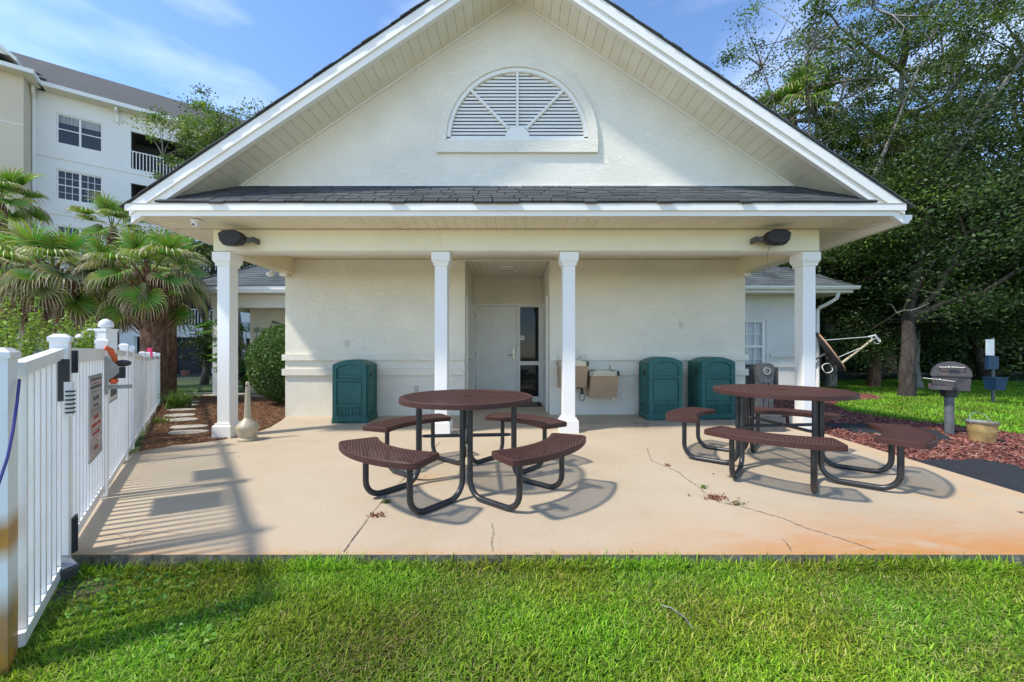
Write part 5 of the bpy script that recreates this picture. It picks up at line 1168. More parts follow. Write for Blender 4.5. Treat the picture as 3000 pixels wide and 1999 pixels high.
# litter and weeds on the slab
def weed(px, py, r, n, cols, label, spread=1.0, mat=None):
    c = G(px, py); z = slab_z(c.x, c.y)+.004; C = np.stack([c.x+RNG.normal(0, r, n), c.y+RNG.normal(0, r*.5, n), z+RNG.uniform(0, .02, n)], 1)
    o = link('crack_weed', leaf_mesh('crack_weed', C, (.012, .03), cols, M['leaf'], .3)); tag(o, label, 'weed'); return o
gw = [(.12, .22, .04), (.2, .26, .07)]; dw = [(.22, .07, .04), (.30, .12, .06)]
weed(1130, 1473, .012, 60, gw, 'small green weed in the joint in front of the left table'); weed(1103, 1513, .03, 50, dw, 'dried reddish weed in the joint in front of the left table')
weed(2094, 1463, .055, 110, dw, 'sprawling dried red weed on the long crack under the right table'); weed(2062, 1434, .014, 30, gw, 'tiny green weed at the top of the long crack'); weed(2155, 1480, .03, 46, [(.2, .2, .08), (.3, .22, .1)], 'yellowish weed further along the long crack'); weed(1955, 1370, .012, 20, dw, 'brown tuft in the crack behind the right table seat')
for i, (px, py) in enumerate(((2991, 1507), (2090, 1395), (1805, 1457), (1512, 1450), (1245, 1395), (700, 1330), (500, 1505), (598, 1325))):
    c = G(px, py); z = slab_z(c.x, c.y)+.004; C = np.array([[c.x, c.y, z+.004]]); 
    o = link('fallen_leaf', leaf_mesh('fallen_leaf', C, (.03, .045) if i == 0 else (.015, .025), [(.16, .05, .05)] if i == 0 else [(.10, .06, .03)], M['leaf'], .85)); tag(o, ['dark red fallen leaf at the far right of the patio', 'brown leaf scrap behind the front seat of the right table', 'brown leaf scrap on the open slab between the tables', 'brown leaf scrap at the foot of the left table', 'brown leaf scrap under the left table', 'brown leaf scrap near the corner column', 'brown leaf scrap in the striped fence shade', 'brown leaf scrap at the back of the striped fence shade'][i], 'leaf')
m = MB(); a = G(1938, 1773, -.03); b_ = G(2030, 1842, -.03); m.tube([a, a.lerp(b_, .3)+Vector((.01, .012, .01)), a.lerp(b_, .7)+Vector((.012, .01, .01)), b_], .0022, 5); t = m.build('dry_straw', M['galv'], None); tag(t, 'pale curved dry stem lying on the front lawn', 'twig')
m = MB(); c = G(385, 1585)
for a, l in ((R(20), .32), (R(165), .28), (R(65), .16), (R(-60), .12)): 
    q = c+Vector((math.cos(a)*l, math.sin(a)*l*.7, .006)); m.tube([c+Vector((0,0,.012)), c.lerp(q, .5)+Vector((0,.0,.03)), q], [.0016, .0014, .0006], 4)
t = m.build('grass_runner', M['dead'], None); tag(t, 'thin dry grass runner lying across the slab by the gate', 'grass')
# ------------------------------------------------------------------ apartment building
AO = Vector((-23.6, 20, 0)); AU = Vector((.80, .60, 0)); AN = Vector((-.60, .80, 0))
def A(t, d, z): return tuple(AO+AU*t+AN*d+Vector((0, 0, z)))
apt = thing('apartment_block', 'tall white and beige apartment block with grey shingle roof', 'building', AO+AU*10)
def abox(m, t0, t1, d0, d1, z0, z1):
    V = [A(t, d, z) for z in (z0, z1) for t, d in ((t0, d0), (t1, d0), (t1, d1), (t0, d1))]; m.add(V, [(3,2,1,0),(4,5,6,7),(0,1,5,4),(1,2,6,5),(2,3,7,6),(3,0,4,7)])
sills = [11.94, 9.04, 6.14, 3.24]; wh = 1.56
wins = [(.0, 1.66), (9.6, 11.2), (19, 20.6)]; bals = [(2.77, 6.6), (12.5, 16.3), (22, 25.5)]
holes = []
for z in sills:
    holes += [(a, b, z, z+wh) for a, b in wins]; holes += [(a, b, z-.60, z+1.54) for a, b in bals]
holes += [(2.9, 6.4, -.3, 2.0), (8.0, 11.5, -.3, 2.0), (12.5, 16.3, -.3, 2.0)]
m = MB(); holed(m, -1.0, 32, -.6, 14.42, holes, lambda t, d, z: A(t, d, z), .14); m.build('wall', M['apt_white'], apt)
for z in sills:
    m = MB(); abox(m, -.99, 32, -.012, -.001, z-.84, z-.80); m.build('control_joint', M['apt_beige'], apt)
def awindow(t0, t1, z0, z1, grid, lbl=None):
    m = MB(); fr_ = .06
    abox(m, t0, t1, .05, .10, z0, z0+fr_); abox(m, t0, t1, .05, .10, z1-fr_, z1)
    for a in (t0, (t0+t1)/2-.04, t1-fr_): abox(m, a, a+(fr_ if a != (t0+t1)/2-.04 else .08), .05, .10, z0+fr_, z1-fr_)
    zm = (z0+z1)/2; tm = (t0+t1)/2
    for a, b in ((t0+fr_, tm-.04), (tm+.04, t1-fr_)): abox(m, a, b, .055, .095, zm-.025, zm+.025)
    w_ = m.build('window', M['trim'], apt)
    for a, b in ((t0+fr_, tm-.04), (tm+.04, t1-fr_)):
        for c, d_ in ((z0+fr_, zm-.025), (zm+.025, z1-fr_)):
            g = MB(); abox(g, a, b, .085, .09, c, d_); g.build('pane', M['apt_glass'], w_)
            if grid:
                q = MB()
                for k in (1, 2): x = a+(b-a)*k/3; abox(q, x-.01, x+.01, .06, .084, c, d_)
                abox(q, a, b, .061, .083, (c+d_)/2-.01, (c+d_)/2+.01); q.build('muntins', M['trim'], w_)
        if not grid:
            q = MB()
            for k in range(7): abox(q, a, b, .075, .082, z1-fr_-.05-.055*k, z1-fr_-.02-.055*k)
            q.build('blind', M['curtain'], w_)
for i, z in enumerate(sills):
    for a, b in wins: awindow(a, b, z, z+wh, i > 0)
    for a, b in bals:
        z0 = z-.60+.13
        m = MB(); abox(m, a-.1, b+.1, 1.6, 1.7, z-.6, z+1.6); abox(m, a, b, .14, 1.6, z+1.54, z+1.6); abox(m, a, b, .14, 1.6, z-.66, z-.6); m.build('balcony_recess', M['near_black'], apt)
        rl = MB(); abox(rl, a, b, .02, .07, z+.42, z+.47); abox(rl, a, b, .02, .07, z-.58, z-.53); r_ = rl.build('balcony_rail', M['trim'], apt)
        n = int((b-a)/.14); q = MB()
        for k in range(n): x = a+(k+.5)*(b-a)/n; abox(q, x-.018, x+.018, .03, .06, z-.53, z+.42)
        if a < 5 and i in (0, 3):
            for k in range(n): x = a+(k+.5)*(b-a)/n; qq = MB(); abox(qq, x-.018, x+.018, .03, .06, z-.53, z+.42); qq.build('baluster', M['trim'], r_)
        else: q.build('balusters', M['trim'], r_)
for a, b in ((2.9, 6.4), (8.0, 11.5), (12.5, 16.3)):
    m = MB(); abox(m, a, b, .2, .25, -.4, 2.0); m.build('ground_floor_screen', M['near_black'], apt)
    m = MB(); 
    for x in (a, (a+b)/2-.05, b-.1): abox(m, x, x+.1, .08, .14, -.3, 2.0)
    abox(m, a, b, .06, .13, -.32, -.22); m.build('screen_frame', M['trim'], apt)
# beige wing stepping forward
m = MB(); V = [A(-9, -1, -.6), A(-.82, -1, -.6), A(-.82, -1, 14.45), A(-9, -1, 14.45), A(-.82, 0, -.6), A(-.82, 0, 14.45)]; m.add(V, [(0,1,2,3), (1,4,5,2)]); m.build('wall', M['apt_beige'], apt)
for z in (12.9, 10.0, 7.1): m = MB(); abox(m, -9, -.815, -1.012, -1.001, z-.84, z-.80); m.build('control_joint', M['trim'], apt)
m = MB()
abox(m, -1.4, 32, -.70, -.58, 14.42, 14.62); abox(m, -9, -.35, -1.62, -1.50, 14.42, 14.62); abox(m, -.47, -.35, -1.5, -.5, 14.42, 14.62); m.build('gutter', M['trim'], apt)
m = MB(); abox(m, -.34, 32, -.58, .2, 14.42, 14.45); abox(m, -9, -.47, -1.5, -.2, 14.425, 14.455); m.build('soffit', M['soffit'], apt)
m = MB(); p = [A(-.70, -.35, 14.42), A(-.70, -.3, 14.1), A(-.74, -.06, 13.9), A(-.74, -.06, 4)]; m.tube(p, .07, 8); m.build('downspout', M['trim'], apt)
for t in (2.24, 7.5, 17.5): 
    m = MB(); abox(m, t-.05, t+.05, -.5, -.001, 14.2, 14.41); abox(m, t-.05, t+.05, -.12, -.0005, 13.75, 14.2); m.build('bracket', M['trim'], apt)
m = MB(); abox(m, -2.6, -2.5, -1.5, -1.001, 14.2, 14.41); abox(m, -2.6, -2.5, -1.12, -1.0005, 13.7, 14.2); m.build('bracket', M['trim'], apt)
def roof_face(name, P4, mat, parent):
    m = MB(); m.add(P4, [(0,1,2,3)]); me = m.mesh(name, mat, root_loc(parent)); uv = me.uv_layers.new(name='UVMap'); o0 = Vector(P4[0]); e1 = (Vector(P4[1])-o0).normalized(); nrm = e1.cross(Vector(P4[3])-o0).normalized(); e2 = nrm.cross(e1)
    for l in me.loops: v = Vector(P4[l.vertex_index])-o0; uv.data[l.index].uv = (v.dot(e1), v.dot(e2))
    o = link(name, me, parent); return o
roof_face('roof', [A(-9, -.65, 14.60), A(32, -.65, 14.60), A(32, 8, 19.9), A(-9, 8, 19.9)], M['apt_roof'], apt)
roof_face('roof', [A(-9, 8, 19.9), A(32, 8, 19.9), A(32, 17, 14.6), A(-9, 17, 14.6)], M['apt_roof'], apt)
roof_face('roof', [A(-9, -1.6, 14.60), A(-.40, -1.6, 14.60), A(-.55, .6, 15.45), A(-9, .6, 15.45)], M['apt_roof'], apt)
# gable dormers: real prisms with rake boards
def dormer(tc, w, d, z0, h, depth):
    m = MB(); V = [A(tc-w, d, z0), A(tc+w, d, z0), A(tc, d, z0+h), A(tc-w, d+depth, z0), A(tc+w, d+depth, z0), A(tc, d+depth, z0+h)]; m.add(V, [(0,1,2), (5,4,3), (0,2,5,3), (1,4,5,2)]); dm = m.build('dormer', M['apt_white'], apt)
    m = MB()
    for s in (-1, 1):
        V = []
        for dd in (d-.06, d+depth):
            for (tt, zz) in ((tc, z0+h+.22), (tc+s*(w+.25), z0-.02), (tc+s*(w+.25), z0-.20), (tc, z0+h+.02)): V.append(A(tt, dd, zz))
        m.add(V, [(0,1,2,3), (7,6,5,4), (0,4,5,1), (1,5,6,2), (2,6,7,3), (3,7,4,0)])
    m.build('dormer_roof', M['trim'], dm)
dormer(-3.7, 2.6, -1.62, 14.95, 2.25, 4.0); dormer(15.5, 1.3, 3.0, 16.6, 1.6, 4.0)

# ------------------------------------------------------------------ palms
def frond_mesh(seed, pitch, droop, tipc, dead=False, size=1.0, nseg=44):
    r = random.Random(seed); V = []; F = []; Cc = []
    g = (.13, .27, .04) if not dead else (.26, .165, .09); g2 = (.28, .44, .075) if not dead else (.40, .30, .20)
    Lp = .85*size*r.uniform(.85, 1.1); pts = []; ang = pitch
    p = Vector((0, 0, 0)); n = 6
    for i in range(n+1):
        pts.append(p.copy()); p = p+Vector((math.cos(ang), 0, math.sin(ang)))*(Lp/n); ang -= droop*.10
    for i, q in enumerate(pts):
        w = .030*(1-.5*i/n)*size
        for s in (-1, 1): V.append((q.x, q.y+s*w, q.z)); Cc.append((.16, .20, .06) if not dead else (.25, .16, .09))
    for i in range(n): F.append((2*i, 2*i+2, 2*i+3, 2*i+1))
    hub = pts[-1]; fwd = Vector((math.cos(ang), 0, math.sin(ang))); up = Vector((-math.sin(ang), 0, math.cos(ang))); sd = Vector((0, 1, 0)); L0 = .80*size
    dth = R(290)/nseg
    for k in range(nseg):
        th = -R(145)+dth*(k+.5); L = L0*(.72+.28*math.cos(th*.62))*r.uniform(.93, 1.06); d = fwd*math.cos(th)+sd*math.sin(th)
        fold = .28*abs(math.sin(th*.9)); d = (d+up*fold).normalized(); lat = (up.cross(d)).normalized()
        if dead: d = (d+Vector((0,0,-.5))).normalized()
        pl = (.018 if k % 2 else -.018)*size; b = len(V); col = [a+(b_-a)*r.random() for a, b_ in zip(g, g2)]; tipd = r.random() < tipc
        q = hub.copy(); vel = d.copy()
        wid = [.006, .5, 1, .85, .55, .06]; dr = droop*r.uniform(.7, 1.3)
        for j in range(6):
            f = j/5; rr_ = L*f; w = max(.004, min(rr_*dth*.56, L0*.42*dth*.6))*(1 if f <= .42 else max(.06, .75-(f-.42)/.58*.65))
            if j: q = q+vel*(L/5); 
            if f > .5: vel = (vel+Vector((0, 0, -1))*dr*(1.5 if f > .55 else .4)).normalized()
            off = up*pl*(1 if j < 4 else .3)
            for s in (-1, 1): V.append(tuple(q+lat*w*s+(off if s > 0 else -off)))
            if dead: cj = col
            elif f > .75 and tipd: cj = (.50, .43, .27)
            elif f > .55 and tipd: cj = (.36, .36, .12)
            else: cj = [c*(1.2-.35*(1-f)) for c in col]
            Cc += [tuple(cj)]*2
        for j in range(5): F.append((b+2*j, b+2*j+2, b+2*j+3, b+2*j+1))
    return raw_mesh('frond', M['frond'], V, F, np.array(Cc), smooth=False)
FR = {}
for nm, pit, dr in (('up', R(68), .25), ('mid', R(38), .55), ('flat', R(8), .85), ('low', R(-22), .9)):
    FR[nm] = [frond_mesh(i*7+hash(nm[0]) % 5 if False else i*7+ord(nm[0]), pit, dr*1.15, .8 if nm != 'up' else .3) for i in range(2)]
FR['dry'] = [frond_mesh(40+i, R(15-30*i), .95, 1, False) for i in range(2)]
for me in FR['dry']:
    ca = me.color_attributes['Col']; 
    arr = np.empty(len(me.vertices)*4, np.float32); ca.data.foreach_get('color', arr); arr = arr.reshape(-1, 4); arr[:, :3] = arr[:, :3]*.45+np.array([.30, .24, .16])*.6; ca.data.foreach_set('color', arr.ravel())
FR['dead'] = [frond_mesh(60+i, R(-48-14*i), 1.1, 1, True) for i in range(2)]
def palm(px, py, Y, zc, size, label, trunk_r=.16, n=24, dead=7, green=1.0, seed=1, boots=True, dry=4, base=-.2):
    r = random.Random(seed); c = W(px, py, Y); t = thing('fan_palm', label, 'palm', (c.x, Y, base), 0, 'fan palms behind the fence'); H = zc-base
    m = MB(); pts = [(0, 0, 0), (.03, .02, H*.5), (0, 0, H-.15), (0, 0, H+.15)]; m.tube(pts, [trunk_r*1.2, trunk_r, trunk_r*1.05, trunk_r*.4], 14); link('trunk', m.mesh('trunk', M['palm_trunk'], smooth=True), t)
    if boots:
        q = MB(); zz = H-1.25
        while zz < H+.05:
            for k in range(7):
                a = r.uniform(0, 2*PI); u = Vector((math.cos(a), math.sin(a), 0)); l = r.uniform(.18, .40); b0 = u*trunk_r*.9+Vector((0,0,zz+r.uniform(-.05,.05))); tip = b0+u*l*.75+Vector((0,0,l*.8)); s_ = Vector((-u.y, u.x, 0))
                q.add([b0-s_*.05, b0+s_*.05, tip+s_*.018, tip-s_*.018, b0-s_*.035+u*.03, b0+s_*.035+u*.03, tip+s_*.012+u*.02, tip-s_*.012+u*.02], [(0,1,2,3),(7,6,5,4),(0,4,5,1),(1,5,6,2),(2,6,7,3),(3,7,4,0)])
            zz += .085
        link('leaf_base', q.mesh('leaf_base', M['palm_trunk']), t)['kind'] = 'stuff'
    kinds = ['up']*int(n*.22)+['mid']*int(n*.33)+['flat']*int(n*.3)+['low']*int(n*.15)+['dry']*dry+['dead']*dead
    for i, k in enumerate(kinds):
        me = r.choice(FR[k]); a = i*2.39996+r.uniform(-.2, .2); o = link('frond', me, t, (0.04*math.cos(a), .04*math.sin(a), H+r.uniform(-.12, .12)-(.15 if k in ('dead', 'low') else 0)), (r.uniform(-.12, .12), r.uniform(-.1, .1), a)); s_ = size*r.uniform(.88, 1.1); o.scale = (s_, s_, s_)
    return t
palm(444, 830, 9.0, 2.85, .80, 'nearest fan palm with a shaggy rust brown trunk and arching green fronds', .23, 22, 1, seed=3, dry=5)
palm(160, 800, 8.6, 2.85, .88, 'fan palm with many drooping straw coloured fronds at the left', .17, 18, 12, seed=5, dry=14)
palm(325, 760, 11.0, 3.2, .88, 'thin trunked fan palm between the two shaggy ones', .10, 18, 8, seed=8, boots=False, dry=12)
palm(10, 790, 10.0, 3.2, .92, 'fan palm cut by the left edge with withered skirts', .16, 18, 10, seed=13, dry=12)
palm(330, 665, 14.0, 5.55, .80, 'dark green stiff fan palm rising behind the others', .14, 16, 3, seed=21, dry=0, boots=False)
palm(0, 600, 12.5, 5.9, .85, 'tall fan palm at the far left edge against the beige wall', .15, 20, 4, seed=34, dry=1, boots=False)
palm(495, 770, 11.5, 3.5, .85, 'low fan palm tucked under the porch eave', .15, 20, 6, seed=55, dry=3)
palm(2320, 330, 13.0, 9.0, 1.15, 'fan palm rising among the trees right of the gable', .15, 20, 3, seed=77, dry=1, boots=False)['group'] = 'fan palms in the right hand trees'
palm(2560, 470, 12.6, 7.2, 1.2, 'fan palm with brown hanging fronds inside the right hand trees', .15, 14, 10, seed=78, dry=3, boots=False)['group'] = 'fan palms in the right hand trees'

# ------------------------------------------------------------------ trees
LEAFC = {'oak': [(.045, .085, .02), (.06, .11, .025), (.035, .065, .018), (.09, .15, .03)], 'dark': [(.03, .055, .015), (.04, .07, .018), (.055, .09, .022)], 'bright': [(.13, .22, .03), (.17, .26, .04), (.10, .17, .025), (.20, .27, .06)], 'mix': [(.05, .09, .02), (.08, .13, .025), (.12, .18, .03)]}
def limb(m, a, b, r0, r1, r, bend=.12, seg=7, n=4):
    a = Vector(a); b = Vector(b); L = (b-a).length; pts = []; rs = []; off = Vector((r.uniform(-1,1), r.uniform(-1,1), r.uniform(-.3,.6)))*L*bend; wob = Vector((0,0,0))
    for i in range(n+1):
        f = i/n; pts.append(a.lerp(b, f)+off*math.sin(PI*f)+Vector((r.uniform(-1,1), r.uniform(-1,1), r.uniform(-1,1)))*L*.02*(0 < i < n)); rs.append(r0+(r1-r0)*f)
    m.tube(pts, rs, seg, False); return pts
def tree(name, base, fork_z, trunk_r, crown, label, kind='oak', nleaf=30000, lsize=(.05, .10), seed=1, limbs=9, clump=.35, barkm='bark', lean=(0, 0), nclump=150, group=None, hollow=.35, sub=3, cat='tree', filt=None):
    """trunk, forking limbs, twigs ending in separate leaf clumps inside an uneven crown (centre, radii)"""
    r = random.Random(seed); g = np.random.default_rng(seed); t = thing(name, label, cat, base, 0, group); m = MB(); C = Vector(crown[0])-Vector(base); Rr = crown[1]
    fork = Vector((lean[0]*.5, lean[1]*.5, fork_z)); top = Vector((C.x+lean[0]*.2, C.y, C.z+Rr[2]*.45))
    pts = limb(m, (0, 0, -.05), fork, trunk_r*1.25, trunk_r*.85, r, .06, 10, 5); main = limb(m, fork, top, trunk_r*.8, trunk_r*.15, r, .07, 8, 6)
    centres = []
    for i in range(nclump):
        v = Vector(g.normal(0, 1, 3)).normalized(); rad = (hollow+(1-hollow)*g.random()**.6)*(1+.22*math.sin(v.x*5+seed)+.15*math.sin(v.z*7+v.y*4)); c = Vector((C.x+v.x*Rr[0]*rad, C.y+v.y*Rr[1]*rad, C.z+v.z*Rr[2]*rad))
        if filt and not filt(c+Vector(base)): continue
        centres.append(c)
    tips = []
    for i in range(limbs):
        s_ = fork if i < 4 else r.choice(main[:-1]); e = r.choice(centres); e = s_.lerp(e, .8); q = limb(m, s_-Vector((0, 0, .06)), e, trunk_r*(r.uniform(.5, .66) if i < 4 else r.uniform(.28, .45)), trunk_r*.08, r, .15, 6, 5); tips += q[2:]
    tips += main[2:]
    tp = np.array([tuple(x) for x in tips])
    for c in centres:
        dd = ((tp-np.array(tuple(c)))**2).sum(1); j = int(dd.argmin()); limb(m, tips[j], c, trunk_r*.085+.008, .006, r, .12, 4, 3)
    link('trunk', m.mesh('trunk', M[barkm], smooth=True), t)
    per = max(6, nleaf//max(1, len(centres))); P = []; TONE = []
    for c in centres:
        k = int(per*r.uniform(.4, 1.6)); cl = clump*r.uniform(.6, 1.35); q = g.normal(0, 1, (k, 3))*np.array([cl, cl, cl*.5])*.6; q[:, 2] -= .12*cl*(q[:, 0]**2+q[:, 1]**2)/cl**2; P.append(q+np.array(tuple(c))); tn = r.uniform(.55, 1.25); TONE.append(np.tile(np.array([tn*1.9, tn*1.8, tn*1.1] if r.random() < .14 else [tn, tn, tn]), (k, 1)))
    P = np.concatenate(P); o = link('crown', leaf_mesh('crown', P, lsize, LEAFC[kind], M['leaf'], .25, tone=np.concatenate(TONE)), t); o['kind'] = 'stuff'; return t
# right hand side
tree('oak_tree', (10.05, 9.9, -.08), 2.1, .145, ((11.5, 10.5, 4.3), (4.2, 3.4, 3.3)), 'dark spreading oak whose trunk stands at the edge of the sunny lawn strip', 'oak', 125000, (.055, .10), 4, 14, .6, 'bark', (.2, .1), 210, 'trees on the right', .25, filt=lambda c: c.x > 8.9 and c.z > .95+.30*max(0, 10.5-c.x))
tree('tall_tree', (12.6, 12.2, -.1), 4.0, .21, ((12.3, 12.2, 9.2), (4.6, 3.6, 5.2)), 'tall tree with a pale grey trunk and thin leafy upper branches', 'mix', 52000, (.055, .10), 12, 24, .42, 'bark_pale', (.1, .1), 210, 'trees on the right', .2)
tree('tall_tree', (10.3, 12.6, -.1), 4.2, .15, ((9.2, 12.0, 8.8), (2.9, 2.6, 4.2)), 'slim sparse tree leaning out beside the gable', 'mix', 17000, (.055, .10), 23, 20, .34, 'bark_pale', (-.2, 0), 150, 'trees on the right', .15)
tree('tall_tree', (17.5, 12.5, -.1), 4.0, .24, ((17.2, 12.5, 8.6), (4.2, 3.5, 5.4)), 'tall dense tree at the right edge of the picture', 'mix', 46000, (.06, .11), 31, 20, .48, 'bark', (0, 0), 180, 'trees on the right', .2)
rb = random.Random(2)
tree('oak_tree', (13.4, 13.2, -.1), 2.0, .13, ((12.9, 12.9, 4.6), (3.4, 2.2, 2.9)), 'second dark oak standing behind the lawn edge oak', 'oak', 48000, (.07, .13), 81, 10, .55, 'bark', (.2, .1), 200, 'trees on the right', .2)  # oak added so its crown shades the far lawn
tree('oak_tree', (10.7, 13.0, -.1), 1.9, .12, ((11.0, 12.6, 4.2), (2.5, 1.9, 2.6)), 'slender dark oak between the dish and the big oak', 'oak', 38000, (.07, .12), 83, 10, .5, 'bark', (.2, .1), 130, 'trees on the right', .2)  # added to throw more shade on the lawn at the back
tree('oak_tree', (17.2, 12.2, -.1), 2.0, .15, ((17.0, 12.2, 4.4), (3.0, 2.6, 2.8)), 'dark oak behind the waste station', 'oak', 48000, (.07, .13), 82, 10, .55, 'bark', (.2, .1), 200, 'trees on the right', .2)  # low crown added to put the far right lawn in shadow
bt = [(9.6, 16.2, 4.2, 'slender tree in the gap behind the satellite dish', 'dark'), (12.0, 17.5, 5.6, 'dark tree behind the dish feed arm', 'dark'), (15.5, 16.5, 5.4, 'dark broad tree behind the grill', 'oak'), (19.5, 16.0, 5.2, 'broad tree behind the waste station', 'oak'), (24.0, 16.5, 5.5, 'last dark tree behind the lawn on the far right', 'oak'), (8.7, 13.9, 4.4, 'bushy dark tree rising right behind the wing roof', 'oak'), (8.9, 19.5, 5.6, 'distant tree just clear of the wing roof', 'dark'), (14.5, 21.5, 7.0, 'tallest tree of the back row on the right', 'dark'), (21.0, 21.5, 6.5, 'back row tree far right behind the others', 'dark')]
for i, (x, y, zc, lb, kd) in enumerate(bt):
    tree('woodland_tree', (x, y, -.15), 1.7, .16+.03*(i % 3), ((x+.4, y, zc), (3.3, 2.4, zc-.9)), lb, kd, 30000, (.09, .17), 60+i, 12, .55, 'bark', (rb.uniform(-.8, .8), .2), 170, 'woodland edge behind the right lawn', .2)
# understory that closes the wood
P = RNG.uniform([6, 22, -.2], [46, 27, 8.5], (110000, 3)); P[:, 2] = np.where(RNG.uniform(size=len(P)) < .5, P[:, 2]*.4, P[:, 2]); keep = P[:, 2] < 5.5+1.8*np.sin(P[:, 0]*.8)+1.1*np.sin(P[:, 0]*2.1); P = P[keep]
o = link('woodland', leaf_mesh('woodland', P, (.26, .5), LEAFC['dark'], M['leaf'], .2)); tag(o, 'dark woodland undergrowth closing the view behind the trees', 'woodland', kind='stuff')
P = RNG.uniform([7.5, 15.6, -.15], [27, 17.5, .9], (16000, 3)); P = P[P[:, 2] < .25+.25*np.sin(P[:, 0]*1.7)+.3*np.sin(P[:, 0]*.6+2)]
o = link('undergrowth', leaf_mesh('undergrowth', P, (.08, .16), LEAFC['dark'], M['leaf'], .2)); tag(o, 'low dark brush along the foot of the woodland', 'undergrowth', kind='stuff')
# bare pale branch hanging over the lawn
m = MB(); q = [W(2600, 891, 8.6), W(2612, 893, 8.6), W(2627, 917, 8.6), W(2650, 909, 8.6), W(2668, 910, 8.6), W(2688, 904, 8.6), W(2720, 890, 8.9)]; m.tube(q, [.005, .008, .012, .011, .012, .012, .014], 6); t = m.build('bare_branch', M['bark_pale'], None); tag(t, 'bare pale branch poking out in front of the dark oak', 'branch')
m = MB(); q = [W(2498, 475, 11.5), W(2520, 430, 11.5), W(2532, 402, 11.5), W(2560, 398, 11.5), W(2590, 380, 11.5)]; m.tube(q, [.006, .012, .016, .02, .022], 6); q = [W(2560, 398, 11.5), W(2605, 405, 11.5), W(2620, 440, 11.5)]; m.tube(q, [.018, .014, .006], 6); t = m.build('bare_branch', M['bark_pale'], None); tag(t, 'crooked bare branch in the pale trunked tree', 'branch')
# left side
tree('street_tree', (-11.8, 16.4, -.25), 4.5, .14, ((-12.3, 16.2, 10.0), (2.9, 1.8, 1.9)), 'bright leaved tree in front of the apartment balconies', 'bright', 17000, (.07, .12), 5, 14, .36, 'bark_pale', (0, 0), 130, 'trees left of the pavilion', .1)
tree('street_tree', (-12.4, 15.5, -.25), 3.0, .13, ((-12.0, 15.4, 5.6), (2.6, 1.6, 1.7)), 'dark leaved tree under the left porch eave', 'mix', 16000, (.07, .12), 6, 12, .4, 'bark', (0, 0), 120, 'trees left of the pavilion', .1)
tree('ornamental_shrub', (-10.1, 13.6, -.2), .6, .05, ((-10.2, 13.5, 1.45), (1.15, .8, 1.1)), 'dark purple leaved shrub in front of the ground floor screens', 'dark', 7000, (.05, .09), 7, 8, .26, 'bark', (0, 0), 70, None, .1, cat='shrub')
# clipped round hedge by the porch wall
def leaf_ball(c, rad, n, size, cols, base, name, label, cat, squash=1.0, trunk=True):
    t = thing(name, label, cat, base); v = RNG.normal(0, 1, (n, 3)); v /= np.linalg.norm(v, axis=1)[:, None]; rr_ = 1-np.abs(RNG.normal(0, .035, n)); bump = 1+.03*np.sin(v[:, 0]*9+v[:, 2]*7)+.02*np.sin(v[:, 1]*15)
    P = v*rr_[:, None]*bump[:, None]*np.array([rad, rad, rad*squash])+np.array(c)-np.array(base); P = P[P[:, 2] > .02]
    o = link('foliage', leaf_mesh('foliage', P, size, cols, M['leaf'], 0), t); o['kind'] = 'stuff'
    m = MB(); m.ellipsoid(tuple(np.array(c)-np.array(base)), (rad*.90, rad*.90, rad*squash*.90), 20, 12); link('inner_mass', m.mesh('inner_mass', M['lawn'], smooth=True), t)
    if trunk: m = MB(); m.tube([(0, 0, -.05), (0, 0, .4)], .05, 8); link('stem', m.mesh('stem', M['bark']), t)
    return t
leaf_ball((-5.10, 9.0, .88), .93, 14000, (.045, .075), [(.07, .14, .03), (.10, .19, .035), (.05, .10, .025), (.14, .22, .05)], (-5.1, 9.0, -.07), 'round_hedge', 'clipped round green shrub against the left wall of the pavilion', 'shrub', 1.0)
# tall grassy plants
def tuft(base, n, h, w, cols, name, label, spread=.1, cat='plant', lean=.6):
    t = thing(name, label, cat, base); P = RNG.normal(0, spread, (n, 2)); a = RNG.uniform(0, 2*PI, n); V = []; hh = RNG.uniform(h*.6, h, n); le = np.abs(RNG.normal(lean, .3, n))
    d = np.stack([np.cos(a), np.sin(a)], 1); sv = np.stack([-np.sin(a), np.cos(a), np.zeros(n)], 1); pts = []
    for f, ww in ((0, .8), (.3, 1), (.6, .85), (.85, .5), (1, .05)):
        ang = le*f*1.9; r_ = hh*f*np.sin(ang*.7); up = hh*(f-.35*le*f*f*f); c = np.stack([P[:, 0]+d[:, 0]*r_, P[:, 1]+d[:, 1]*r_, np.maximum(up, .01)], 1); pts += [c-sv*w*ww/2, c+sv*w*ww/2]
    V = np.stack(pts, 1).reshape(-1, 3); b = np.arange(n)[:, None]*10; F = np.concatenate([b+np.array(q) for q in ([0,1,3,2],[2,3,5,4],[4,5,7,6],[6,7,9,8])], 0); cc = np.array(cols)[RNG.integers(0, len(cols), n)]*RNG.uniform(.7, 1.25, (n, 1))
    o = link('blades', raw_mesh('blades', M['leaf'], V, F, np.repeat(cc, 10, 0)), t); o['kind'] = 'stuff'; return t
c = G(480, 1208, -.12); tuft((c.x+.15, c.y+.2, -.12), 150, .62, .018, [(.08, .18, .03), (.12, .24, .04), (.2, .28, .07)], 'lily_turf', 'arching clump of lily turf at the fence foot', .09)
c = G(447, 1250, -.12); tuft((c.x+.12, c.y, -.12), 60, .25, .014, [(.12, .22, .04), (.28, .28, .06)], 'lily_turf', 'small yellowish grass tuft in the straw by the fence', .05)
tuft((-2.62, 2.12, -.08), 40, .20, .009, [(.15, .28, .04), (.22, .32, .08)], 'grass_tuft', 'long grass tuft at the gate post beside the slab corner', .05)
tuft((-3.85, 9.9, -.05), 1, .1, .01, [(.1, .2, .04)], 'grass_tuft', 'x') if False else None
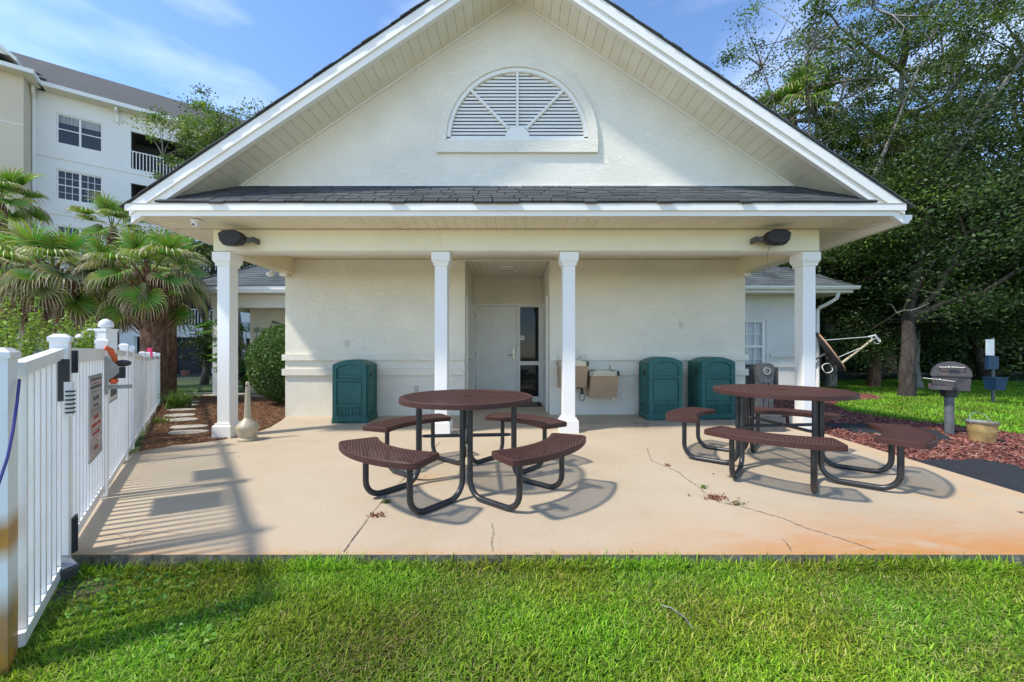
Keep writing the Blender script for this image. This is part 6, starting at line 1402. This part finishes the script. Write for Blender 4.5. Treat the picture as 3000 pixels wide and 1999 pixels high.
# broad leaved plants behind the left column
def split_leaf_plant(base, n, h, label, name='split_leaf_plant', scale=1.0, seed=1, cols=((.06, .17, .025), (.10, .24, .035))):
    r = random.Random(seed); t = thing(name, label, 'plant', base); V = []; F = []; Cc = []; st = MB()
    for i in range(n):
        a = r.uniform(0, 2*PI); L = h*r.uniform(.4, 1.0); u = Vector((math.cos(a), math.sin(a), 0)); tip = u*L*.45+Vector((0, 0, L)); st.tube([(0,0,0), tuple(u*L*.12+Vector((0,0,L*.6))), tuple(tip)], [.012, .009, .006], 5, False)
        d = (u+Vector((0,0,-.35))).normalized(); s_ = Vector((-u.y, u.x, 0)); ll = .42*scale*r.uniform(.7, 1.1); col = [x+(y-x)*r.random() for x, y in zip(*cols)]
        for k in range(7):
            f = k/6; c0 = tip+d*ll*f; w = ll*.55*math.sin(PI*(.25+.7*f))
            for sg_ in (-1, 1):
                b = len(V); e = c0+s_*sg_*w+d*ll*.15+Vector((0,0,-.10*w/.2)); V += [tuple(c0), tuple(c0.lerp(e, .5)+d*.03+Vector((0,0,.02))), tuple(e), tuple(c0.lerp(e, .5)-d*.03+Vector((0,0,.015)))]; F.append((b, b+1, b+2, b+3)); Cc += [tuple(col)]*4
    link('leaves', raw_mesh('leaves', M['leaf'], V, F, np.array(Cc)), t)['kind'] = 'stuff'; link('stems', st.mesh('stems', M['bark']), t); return t
split_leaf_plant((-7.75, 11.3, -.1), 60, 2.2, 'tall split leaved plant between the left column and the wing', seed=2); split_leaf_plant((-7.6, 11.0, -.1), 60, 1.2, 'low ferny plant at the foot of the tall split leaved one', seed=3, scale=.8)
# bright feathery shrubs behind the fence at the left
def feathery(base, n, h, w, label, seed):
    g = np.random.default_rng(seed); t = thing('feathery_shrub', label, 'shrub', base, 0, 'bright feathery shrubs behind the fence'); st = MB(); P = []
    for i in range(n):
        a = g.uniform(0, 2*PI); rr_ = w*g.random()**.5; x, y = rr_*math.cos(a), rr_*math.sin(a); H = h*g.uniform(.55, 1.0); st.tube([(x*.4, y*.4, 0), (x*.8, y*.8, H*.6), (x, y, H)], [.008, .005, .002], 4, False)
        k = int(260*H/h); f = g.uniform(.25, 1, k); P.append(np.stack([x*(.4+.6*f)+g.normal(0, .07*(1.15-f), k), y*(.4+.6*f)+g.normal(0, .07*(1.15-f), k), H*f+g.normal(0, .02, k)], 1))
    P = np.concatenate(P); link('foliage', leaf_mesh('foliage', P, (.025, .055), [(.20, .32, .04), (.26, .38, .05), (.14, .25, .03), (.32, .38, .07)], M['leaf'], 0), t)['kind'] = 'stuff'; link('stems', st.mesh('stems', M['bark']), t); return t
feathery((-5.05, 4.1, -.2), 46, 1.75, .5, 'widest bright feathery shrub behind the near fence', 1); feathery((-5.35, 4.9, -.2), 22, 1.7, .16, 'bright feathery shrub just left of the gate post', 2); feathery((-5.85, 5.2, -.2), 22, 1.95, .18, 'narrow bright feathery shrub between gate post and shower', 3)
feathery((-6.2, 4.5, -.2), 40, 2.05, .6, 'bright feathery shrub cut by the left edge', 4); feathery((-5.55, 5.35, -.2), 12, 1.45, .12, 'small bright feathery shrub beside the shower post', 5)
m = MB(); c = G(543, 1104, -.25); t = thing('flower_pot', 'small terracotta pot before the dark ground floor screens', 'flower pot', (c.x, c.y, -.25)); m.lathe([(.14, 0), (.2, .3), (.21, .34), (.18, .35)], (0,0,0), 14); link('pot', m.mesh('pot', M['terracotta']), t); m = MB(); m.lathe([(.18, .351), (.01, .36)], (0,0,0), 14); link('soil', m.mesh('soil', M['soil']), t)
